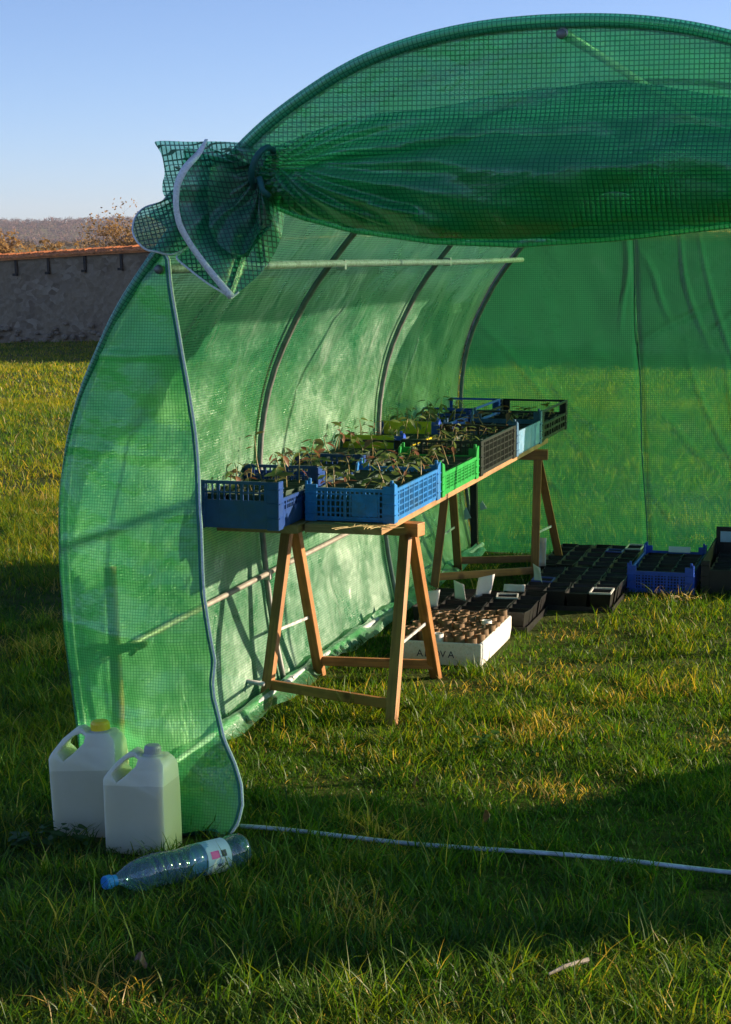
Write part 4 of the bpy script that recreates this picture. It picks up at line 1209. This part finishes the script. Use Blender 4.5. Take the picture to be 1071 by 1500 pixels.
fill_crate('R1', 'light blue crate', 3, 6, 0.090, 0.085, GG, 0, 0.8, (0.055, 0.12), MIX)
fill_crate('L2', 'second dark blue crate', 3, 5, 0.088, 0.085, GG, 0, 0.8, (0.055, 0.12), MIX)
fill_crate('R2', 'bright green crate', 3, 6, 0.090, 0.072, GG, 0, 0.7, (0.05, 0.10), MIX)
fill_crate('L3', 'open black crate', 3, 5, 0.088, 0.085, GG, 0, 0.85, (0.06, 0.125), MIX)
fill_crate('R3', 'black lattice crate', 3, 6, 0.095, 0.085, GG, 0, 0.6, (0.04, 0.08), GRN)
fill_crate('L4', 'yellow crate', 3, 5, 0.088, 0.08, GG, 0, 0.4, (0.07, 0.13), GRN)
fill_crate('R4', 'slate blue crate', 3, 4, 0.090, 0.08, 'pot plastic', 0, 0.55, (0.04, 0.10), DRY)
fill_crate('L5', 'cobalt crate', 3, 5, 0.088, 0.085, GG, 0, 0.9, (0.07, 0.13), GRN)
fill_crate('R5', 'tall black crate', 3, 5, 0.090, 0.07, 'pot plastic', 0, 0.25, (0.04, 0.08), GRN)
fill_crate('L6', 'framed blue crate', 2, 4, 0.095, 0.07, 'pot plastic', 0, 0.4, (0.05, 0.10), GRN)
# tall single shoots leaning out on the left of the table
def big(label, v, u, z, h, seed, rot):
    q = make_seedling(seed, h, 3, (1, 2), label, None); q.location = Wp(v, u, z); q.rotation_euler = rot; q.scale = (1, 1, 1); 
    return q
big('tall red leaved seedling leaning left above the near left crate', -0.02, 1.42, ZT + .10, 0.16, 4, (0.0, -0.35, ROT))
big('tall thin red tipped seedling in the second dark blue crate', 0.06, 1.62, ZT + .09, 0.14, 22, (0.0, -0.2, ROT))
# ------------------------------------------------------------------ pots standing on the ground
def floor_block(name, v0, v1, u0, u1, nv, nu, z=0.0, h=0.078, special=None, skew=0.0):
    lab = f'black square pot of dark soil {name}'; grp = f'pots {name}'
    tray = thing('pot_tray', f'flat black carrying tray under the pots {name}', 'tray', Wp((v0 + v1) / 2, (u0 + u1) / 2, z), ROT)
    mb = MB(); a, b = (v1 - v0) / 2 + .004, (u1 - u0) / 2 + .004
    mb.box(-a, -b, 0.002, a, b, 0.006); obj('base', mb, 'pot plastic', tray)
    mb = MB()
    for x0, y0, x1, y1 in ((-a, -b, a, -b + .003), (-a, b - .003, a, b), (-a, -b + .003, -a + .003, b - .003), (a - .003, -b + .003, a, b - .003)): mb.box(x0, y0, 0.006, x1, y1, 0.03)
    obj('rim', mb, 'pot plastic', tray)
    s = min((v1 - v0) / nv, (u1 - u0) / nu) * 0.985
    sx = (v1 - v0) / nv * .98; sy = (u1 - u0) / nu * .98
    pot = None
    for i in range(nv):
        for j in range(nu):
            v = v0 + (v1 - v0) * (i + .5) / nv; u = u0 + (u1 - u0) * (j + .5) / nu
            loc = Wp(v, u, z + 0.007 + rnd.uniform(0, .004)); rot = (rnd.gauss(0, .03), rnd.gauss(0, .03), ROT + rnd.gauss(0, .05))
            if special and (i, j) in special:
                lb, mt = special[(i, j)]
                q = make_pot(lb, None, 1.0, h + .006, 'pot plastic', 0.80, rim_mat=mt); q.location = loc; q.rotation_euler = rot; q.scale = (sx * .97, sy * .97, 1)
                continue
            lab = f'black pot, {ORD[i]} from left in {ORD[j]} row {name}'
            if pot is None:
                pot = make_pot(lab, grp, s, h, 'pot plastic', 0.80); pot.location = loc; pot.rotation_euler = rot; pot.scale = (sx / s, sy / s, 1)
            else: dup(pot, loc, rot, lab)
simple('white pot plastic', (0.62, 0.62, 0.60), 0.5, dirt=(0.3, 0.28, 0.24))
simple('blue pot plastic', (0.03, 0.06, 0.30), 0.45)
floor_block('of tray behind the white foam box', 0.155, 0.62, 2.76, 3.22, 5, 5, special={(3, 3): ('pale rimmed square pot at the right of the tray behind the foam box', 'white pot plastic')})
floor_block('of middle floor tray', 0.50, 0.885, 3.26, 3.90, 4, 6, special={(3, 0): ('dark pot with a white rim at the near right corner of the middle tray', 'white pot plastic'), (0, 2): ('blue rimmed pot on the left of the middle tray', 'blue pot plastic')})
floor_block('of rear floor tray', 0.455, 0.855, 3.94, 4.60, 5, 5, special={(3, 3): ('bright blue rimmed pot in the rear tray', 'blue pot plastic'), (4, 4): ('white rimmed pot at the far right corner of the rear tray', 'white pot plastic')})
# name cards
cards = [(0.225, 2.80, 0.05, 0.055, 0.35, 'white card slip stuck up behind the near trestle leg, leftmost of the slips'),
         (0.30, 3.00, 0.045, 0.058, -0.35, 'second white card slip from the left among the floor pots'),
         (0.375, 3.12, 0.055, 0.066, 0.55, 'tilted square white card standing at the corner of the tray behind the foam box'),
         (0.478, 3.24, 0.075, 0.025, 0.1, 'wide low white card lying across the pots beside the far trestle'),
         (0.535, 3.48, 0.035, 0.060, -0.4, 'white folded card at the left edge of the middle tray'),
         (0.475, 3.92, 0.030, 0.105, 0.1, 'tall pointed white paper stuck beside the far right trestle foot')]
for k, (v, u, cw, ch, tilt, lab) in enumerate(cards):
    cw *= 1.2; ch *= 1.25
    mb = MB()
    def cf(a, b, cw=cw, ch=ch, tilt=tilt): 
        x = (a - .5) * cw + tilt * (b - .3) * .03; z = b * ch + tilt * (a - .5) * 0.03; return (x, 0.006 * math.sin(a * 3 + b * 2) + (0.01 * b), z + .0)
    mb.grid(cf, 5, 5)
    o = obj('name_card', mb, 'white card', smooth=True, loc=Wp(v, u, 0.080)); o.rotation_euler = (0.1, 0, ROT + tilt * .9)
    s_ = o.modifiers.new('s', 'SOLIDIFY'); s_.thickness = 0.0008
    tag(o, lab, 'card')
# white foam box of cardboard tubes
fb = thing('foam_box', 'white polystyrene tray with navy lettering full of cardboard tubes on the grass', 'box', Wp(0.415, 2.38, 0), ROT)
def rbox_shell(w0, l0, h0, th, zb):
    bm = bmesh.new()
    o_ = [(-w0, -l0), (w0, -l0), (w0, l0), (-w0, l0)]
    mb = MB()
    for (f, g_, z) in ((0.965, .975, 0.0), (1, 1, h0 * .5), (1, 1, h0), (1 - th / w0, 1 - th / l0, h0), (1 - th / w0, 1 - th / l0, zb)):
        mb.v += [(x * f, y * g_, z) for x, y in o_]
    for k in range(4):
        for i in range(4):
            j = (i + 1) % 4; mb.f.append((4 * k + i, 4 * k + j, 4 * k + 4 + j, 4 * k + 4 + i))
    mb.f.append((3, 2, 1, 0)); mb.f.append((16, 17, 18, 19))
    return mb
bw_, bl_, bh_ = 0.165, 0.285, 0.092
obj('tray', rbox_shell(bw_, bl_, bh_, 0.013, 0.03), 'white foam', fb, bevel=0.006, seg=3)
def text(name, body, size, mat, parent, loc, rot, ext=0.0006):
    cu = bpy.data.curves.new(name, 'FONT'); cu.body = body; cu.size = size; cu.extrude = ext; cu.align_x = 'LEFT'
    tmp = bpy.data.objects.new('tmp', cu); COL.objects.link(tmp)
    dg = bpy.context.evaluated_depsgraph_get()
    me = bpy.data.meshes.new_from_object(tmp.evaluated_get(dg)); bpy.data.objects.remove(tmp)
    me.materials.clear(); me.materials.append(MATS[mat])
    o = bpy.data.objects.new(name, me); COL.objects.link(o); o.parent = parent; o.location = loc; o.rotation_euler = rot
    return o
for i, chh in enumerate('ALOVA'):
    text('lettering', chh, 0.036, 'navy ink', fb, (-0.075 + i * 0.029, -bl_ * .997 - 0.0012, 0.036), (R(88), 0, 0))
# tubes
tubes = []
mb = MB(); mb.lathe([(0.0185, 0), (0.019, 0.075), (0.0175, 0.075), (0.017, 0.0)], 14); tube_me = mb.mesh('wall', 'cardboard', True)
mb = MB(); mb.lathe([(0.0, 0.069), (0.0172, 0.066)], 12); fill_me = mb.mesh('soil', 'soil')
tw = mb = MB(); mb.lathe([(0.0185, 0), (0.019, 0.075), (0.0175, 0.075), (0.017, 0.0)], 14); tubew_me = mb.mesh('wall', 'white card', True)
for j in range(12):
    for i in range(7):
        if rnd.random() < 0.06: continue
        x = -0.128 + i * 0.0415 + (0.021 if j % 2 else 0); y = -0.250 + j * 0.0445
        if x > 0.142: continue
        ti = rnd.gauss(0, .05) if y < 0.1 else rnd.gauss(0, .1)
        white = rnd.random() < 0.05 or (i, j) == (3, 0)
        t = thing('cardboard_tube', f'white paper tube, {ORD[i]} from left in {ORD[j]} row of foam box' if white else f'brown cardboard tube, {ORD[i]} from left in {ORD[j]} row of foam box', 'tube', Wp(0.415 + x, 2.38 + y, 0.034 + rnd.uniform(-.008, .014)), 0, 'white tubes in the foam box' if white else 'cardboard tubes in the foam box')
        t.rotation_euler = (ti, rnd.gauss(0, .05), rnd.random() * 6)
        a = bpy.data.objects.new('wall', tubew_me if white else tube_me); COL.objects.link(a); a.parent = t
        a = bpy.data.objects.new('soil', fill_me); COL.objects.link(a); a.parent = t
# blue floor crate and black one
RECT['F1'] = (0.905, 1.15, 3.80, 4.34)
cr['F1'] = crate('vivid blue crate with notched corners of soil pots on the grass by the back film', 0.885, 1.165, 3.77, 4.37, 0.100, 'cobalt plastic', 'fine', posts=0.035, base=0.004, nx_=20, nz_=7)
fill_crate('F1', 'vivid blue floor crate', 3, 5, 0.085, 0.085, 'pot plastic', 0, 0.0)
mb = MB(); mb.box(-.05, -.001, 0, .05, .001, .028)
o = obj('name_card', mb, 'white card', loc=Wp(1.05, 4.30, .11)); o.rotation_euler = (-.5, 0, ROT); tag(o, 'grey slip at the back of the vivid blue floor crate', 'card')
bc = crate('tall black crate with pale label at the right edge by the back film', 1.20, 1.62, 3.82, 4.50, 0.15, 'black plastic', 'solid', base=0.004, rear_h=0.205, front_h=0.11)
mb = MB(); mb.box(-0.19, 0.328, 0.135, 0.04, 0.332, 0.185); obj('paper_label', mb, 'pale blue print', bc)
mb = MB(); mb.box(-0.03, -0.345, 0.075, 0.10, -0.343, 0.095); obj('paper_label', mb, 'pale blue print', bc)
RECT['F2'] = (1.22, 1.60, 3.86, 4.46); cr['F2'] = bc
fill_crate('F2', 'tall black floor crate', 4, 6, 0.09, 0.08, 'pot plastic', 0, 0.0)

# ------------------------------------------------------------------ jerrycans
def jerrycan(label, v, u, rz, w_, h, cap_mat, tilt=0.0, capd=0.024):
    j = thing('jerrycan', label, 'jerrycan', Wp(v, u, 0), ROT + rz, 'jerrycans in front of the tunnel'); j.rotation_euler = (0, tilt, ROT + rz)
    hw = w_ / 2; D = 0.062
    # outline in x,z: sloping handle shoulder on the left, neck to the right of centre
    sh = h * 0.76
    outer = [(-hw, 0.0), (-hw * 1.0, sh * .45), (-hw * 0.99, sh * .96), (-hw * 0.90, sh * 1.03), (-hw * 0.62, h * 0.885), (-hw * 0.30, h * 0.955), (-hw * 0.10, h * 0.965), (hw * 0.10, h * 0.925), (hw * 0.78, h * 0.925), (hw * 0.95, h * 0.87), (hw, h * 0.80), (hw, sh * .45), (hw, 0.0)]
    hole = [(-hw * 0.74, h * 0.775), (-hw * 0.66, h * 0.815), (-hw * 0.34, h * 0.900), (-hw * 0.10, h * 0.918), (hw * 0.05, h * 0.895), (hw * 0.02, h * 0.845), (-hw * 0.28, h * 0.765), (-hw * 0.55, h * 0.705)]
    def dep(x, z):     # the handle bar is slimmer than the body
        t = max(0.0, min(1.0, (z - sh * 0.99) / (h * 0.93 - sh)))
        k = D * (1 - 0.62 * t * (1 if x < hw * .1 else .75))
        return k * (0.97 if z < 0.01 else 1)
    bm = bmesh.new()
    def loop(ps, sy): return [bm.verts.new((x, sy * dep(x, z), z)) for x, z in ps]
    def dens(ps):
        q = []
        for i in range(len(ps)):
            a = ps[i]; b = ps[(i + 1) % len(ps)]; q += [a, ((a[0] + b[0]) / 2, (a[1] + b[1]) / 2)]
        return q
    O, H_ = dens(outer), dens(hole)
    fo, fh = loop(O, -1), loop(H_, -1); bo, bh = loop(O, 1), loop(H_, 1)
    for lo in (fo, fh, bo, bh):
        for i in range(len(lo)): 
            bm.edges.new((lo[i], lo[(i + 1) % len(lo)]))
    for a, b in ((fo, fh), (bo, bh)):
        es = [e for e in bm.edges if all(v_ in a or v_ in b for v_ in e.verts)]
        bmesh.ops.triangle_fill(bm, edges=es, use_beauty=True, use_dissolve=False)
    for a, b in ((fo, bo), (fh, bh)):
        n = len(a)
        for i in range(n): bm.faces.new((a[i], a[(i + 1) % n], b[(i + 1) % n], b[i]))
    bmesh.ops.recalc_face_normals(bm, faces=bm.faces)
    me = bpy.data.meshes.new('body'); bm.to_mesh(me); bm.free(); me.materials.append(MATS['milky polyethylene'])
    me.polygons.foreach_set('use_smooth', [True] * len(me.polygons))
    o = bpy.data.objects.new('body', me); COL.objects.link(o); o.parent = j
    bv = o.modifiers.new('b', 'BEVEL'); bv.width = 0.013; bv.segments = 4; bv.limit_method = 'ANGLE'; bv.angle_limit = R(50)
    cxn = hw * 0.42
    mb = MB(); mb.lathe([(0.034, h * .91), (0.027, h * .93), (0.0205, h * .945), (0.0205, h * .97)], 24); mb.v = [(x + cxn, y, z) for x, y, z in mb.v]
    obj('neck', mb, 'milky polyethylene', j, smooth=True)
    mb = MB(); n = 48
    prof_ = [(0, h + .004), (capd * .8, h + .004), (capd * .93, h + .001), (capd, h - .004), (capd * 1.02, h - .024), (capd * .9, h - .026)]
    base = 0
    for r_, z_ in prof_:
        for q in range(n):
            rr = r_ * (1.025 if q % 2 else 1.0) if r_ > capd * .95 else r_
            mb.v.append((cxn + rr * math.cos(2 * PI * q / n), rr * math.sin(2 * PI * q / n), z_))
    for i in range(len(prof_) - 1):
        for q in range(n): mb.f.append((i * n + q, i * n + (q + 1) % n, (i + 1) * n + (q + 1) % n, (i + 1) * n + q))
    obj('cap', mb, cap_mat, j)
    return j
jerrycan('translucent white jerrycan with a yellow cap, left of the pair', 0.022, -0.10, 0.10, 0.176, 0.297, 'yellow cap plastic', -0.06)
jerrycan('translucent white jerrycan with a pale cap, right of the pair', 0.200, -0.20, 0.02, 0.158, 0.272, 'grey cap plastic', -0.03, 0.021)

# ------------------------------------------------------------------ bottle
b0, b1 = Wp(0.262, -0.60, 0.058), Wp(0.490, -0.275, 0.060)
ax_ = b1 - b0; BL = 0.325
bt = thing('plastic_bottle', 'empty clear blue plastic water bottle lying on its side in the grass', 'bottle', b0, math.atan2(ax_.y, ax_.x))
BL = ax_.length
pr = [(0.012, 0.018), (0.0125, 0.030), (0.014, 0.034), (0.020, 0.046), (0.030, 0.062), (0.038, 0.080), (0.0425, 0.100)]
z = 0.104
while z < BL * 0.62:
    pr += [(0.0425, z), (0.0432, z + .006), (0.0432, z + .014), (0.0405, z + .018)]; z += 0.022
pr += [(0.0425, z), (0.0430, BL * .66), (0.0430, BL * .84), (0.0405, BL * .86), (0.0432, BL * .88), (0.0432, BL * .96), (0.038, BL * .99), (0.025, BL * 1.0), (0.012, BL * .98), (0.0, BL * .975)]
pr = [(r_ * 0.92, z_) for r_, z_ in pr]
mb = MB(); mb.lathe(pr, 36, 'x')
mb.v = [(x, y * (1 + .03 * math.sin(x * 40)), z_ - 0.004 + 0.002 * math.sin(x * 55 + 3 * y)) for x, y, z_ in mb.v]
obj('bottle_body', mb, 'clear blue bottle plastic', bt, smooth=True)
mb = MB(); n = 36
for (r_, x_) in ((0, -0.002), (0.014, -0.002), (0.0152, 0.001), (0.0155, 0.016), (0.0125, 0.017)):
    for q in range(n):
        rr = r_ * (1.05 if q % 2 and r_ > .015 else 1); mb.v.append((x_, rr * math.cos(2 * PI * q / n), rr * math.sin(2 * PI * q / n) - .004))
for i in range(4):
    for q in range(n): mb.f.append((i * n + q, i * n + (q + 1) % n, (i + 1) * n + (q + 1) % n, (i + 1) * n + q))
obj('cap', mb, 'blue cap plastic', bt)
mb = MB(); mb.lathe([(0.0135, 0.019), (0.0135, 0.029)], 20, 'x'); mb.v = [(x, y, z_ - .004) for x, y, z_ in mb.v]; obj('cap_ring', mb, 'blue cap plastic', bt, smooth=True)
def patch(name, x0, x1, a0, a1, mat, parent, r=0.0404, nn=14):
    mb = MB()
    mb.grid(lambda a, b: (x0 + (x1 - x0) * a, -r * math.cos(a0 + (a1 - a0) * b), r * math.sin(a0 + (a1 - a0) * b) - .004), 4, nn)
    return obj(name, mb, mat, parent, smooth=True)
lb = patch('label', BL * .665, BL * .835, R(-70), R(250), 'pale blue print', bt, 0.0406, 40)
patch('label_print', BL * .69, BL * .75, R(12), R(38), 'pink print', lb, .0412)
patch('label_print', BL * .765, BL * .80, R(14), R(36), 'navy ink', lb, .0412)
mb = MB()
for k in range(24):
    pass
mb = MB(); c0 = BL * .75; rad = 0.026
mb.v.append((c0, -.0414 * math.cos(R(-22)), .0414 * math.sin(R(-22)) - .004))
for k in range(25):
    a = 2 * PI * k / 24; an = R(-22) + rad * math.sin(a) / .0414; mb.v.append((c0 + rad * math.cos(a) * .9, -.0414 * math.cos(an), .0414 * math.sin(an) - .004))
for k in range(24): mb.f.append((0, k + 1, k + 2))
obj('label_print', mb, 'white card', lb)
text('lettering', 'oc', 0.016, 'navy ink', lb, (c0 - .008, -.0414 * math.cos(R(-10)), .0416 * math.sin(R(-14)) - .006), (R(95), 0, 0), .0002)

# ------------------------------------------------------------------ small things in the grass
mb = MB()
s0, s1 = Wp(1.335, -0.825, 0.03), Wp(1.405, -0.755, 0.042)
mb.tube([s0, s0.lerp(s1, .4) + Vector((0, 0, .004)), s1], [0.003, .005, .0055], 5)
tag(obj('broken_stick', mb, 'weathered stick'), 'pale split stick lying in the sunlit grass in the foreground', 'stick')
def weed(label, x, y, n, r, seed):
    rr = random.Random(seed); t = thing('weed', label, 'weed', (x, y, zat(x, y)), 0)
    me = leaf_mesh('leaf', 'weed leaf', 1, .75)
    for k in range(n):
        o = bpy.data.objects.new('leaf', me); COL.objects.link(o); o.parent = t
        az = rr.random() * 6.28; d = rr.uniform(.1, .8) * r; o.location = (math.cos(az) * d, math.sin(az) * d, rr.uniform(.02, .055)); s_ = rr.uniform(.5, 1) * r * .8
        o.scale = (s_, s_, s_); o.rotation_euler = (rr.gauss(0, .3), rr.uniform(-.5, .2), az + rr.gauss(0, .4))
p = Wp(-0.05, -0.30); weed('clump of lobed green weed leaves in front of the left jerrycan', p.x, p.y, 26, 0.055, 1)
p = Wp(0.03, -0.27); weed('small clump of round weed leaves between the jerrycan and the bottle', p.x, p.y, 18, 0.045, 2)
p = Wp(0.85, 0.95); weed('low clover clump in the shaded grass of the doorway', p.x, p.y, 22, 0.05, 4)
for k, (v, u) in enumerate(((0.52, -1.02), (1.0, 0.16), (0.75, 0.42))):
    mb = MB(); mb.grid(lambda a, b: ((a - .5) * .028, (b - .5) * .018 * math.sin(PI * (a * .9 + .05)), .012 * math.sin(a * 5) + .01 * b), 6, 4)
    o = obj('dead_leaf', mb, 'dry leaf', smooth=True, loc=Wp(v, u, 0.045)); o.rotation_euler = (.3, .2, k * 2.0)
    tag(o, ('curled brown leaf in the bottom left foreground grass', 'small brown leaf in the shaded grass beyond the pale bar', 'brown leaf flake in the grass in front of the near trestle')[k], 'leaf')
def straws(name, label, v, u, z, n, ln, seed, parent=None, flat=False):
    rr = random.Random(seed); mb = MB()
    for k in range(n):
        az = rr.random() * 6.28; p0 = Vector((rr.gauss(0, .03), rr.gauss(0, .02), rr.uniform(0, .006)))
        d = Vector((math.cos(az), math.sin(az), (0.05 if flat else rr.uniform(.6, 2.5)))).normalized(); l_ = ln * rr.uniform(.4, 1)
        p1 = p0 + d * l_ * .5; p2 = p0 + d * l_ + Vector((0, 0, (-.002 if flat else -.3 * l_)))
        mb.tube([p0, p1, p2], .0011, 3, cap=False)
    o = obj(name, mb, 'straw', loc=Wp(v, u, z), kind='stuff'); tag(o, label, 'straw')
straws('straw_wisps', 'wisps of straw poking from under the light blue crate onto the board end', 0.40, 1.14, ZT + .001, 26, .09, 3, flat=True)
straws('dry_grass_tuft', 'yellow dry grass tuft standing beside the far trestle foot', 0.14, 3.35, 0.0, 40, .11, 5)
straws('dry_grass_tuft', 'small straw coloured tuft in the grass near the vivid blue crate', 1.16, 3.60, 0.0, 26, .09, 6)

def crumbs(label, v0, v1, u0, u1, z, n, seed):
    rr = random.Random(seed); mb = MB()
    for k in range(n):
        p = Wp(rr.uniform(v0, v1), rr.uniform(u0, u1), z); r = rr.uniform(.0015, .005); b = len(mb.v)
        for dx, dy, dz in ((1, 0, 0), (-.5, .87, 0), (-.5, -.87, 0), (0, 0, 1.1)): mb.v.append((p.x + dx * r, p.y + dy * r, p.z + dz * r))
        mb.f += [(b, b + 1, b + 3), (b + 1, b + 2, b + 3), (b + 2, b, b + 3), (b, b + 2, b + 1)]
    o = obj('soil_crumbs', mb, 'soil', kind='stuff'); tag(o, label, 'soil')
crumbs('dark soil crumbs spilled along the right hand table board', 0.40, 0.447, 1.2, 4.15, ZB + .0292, 260, 3)
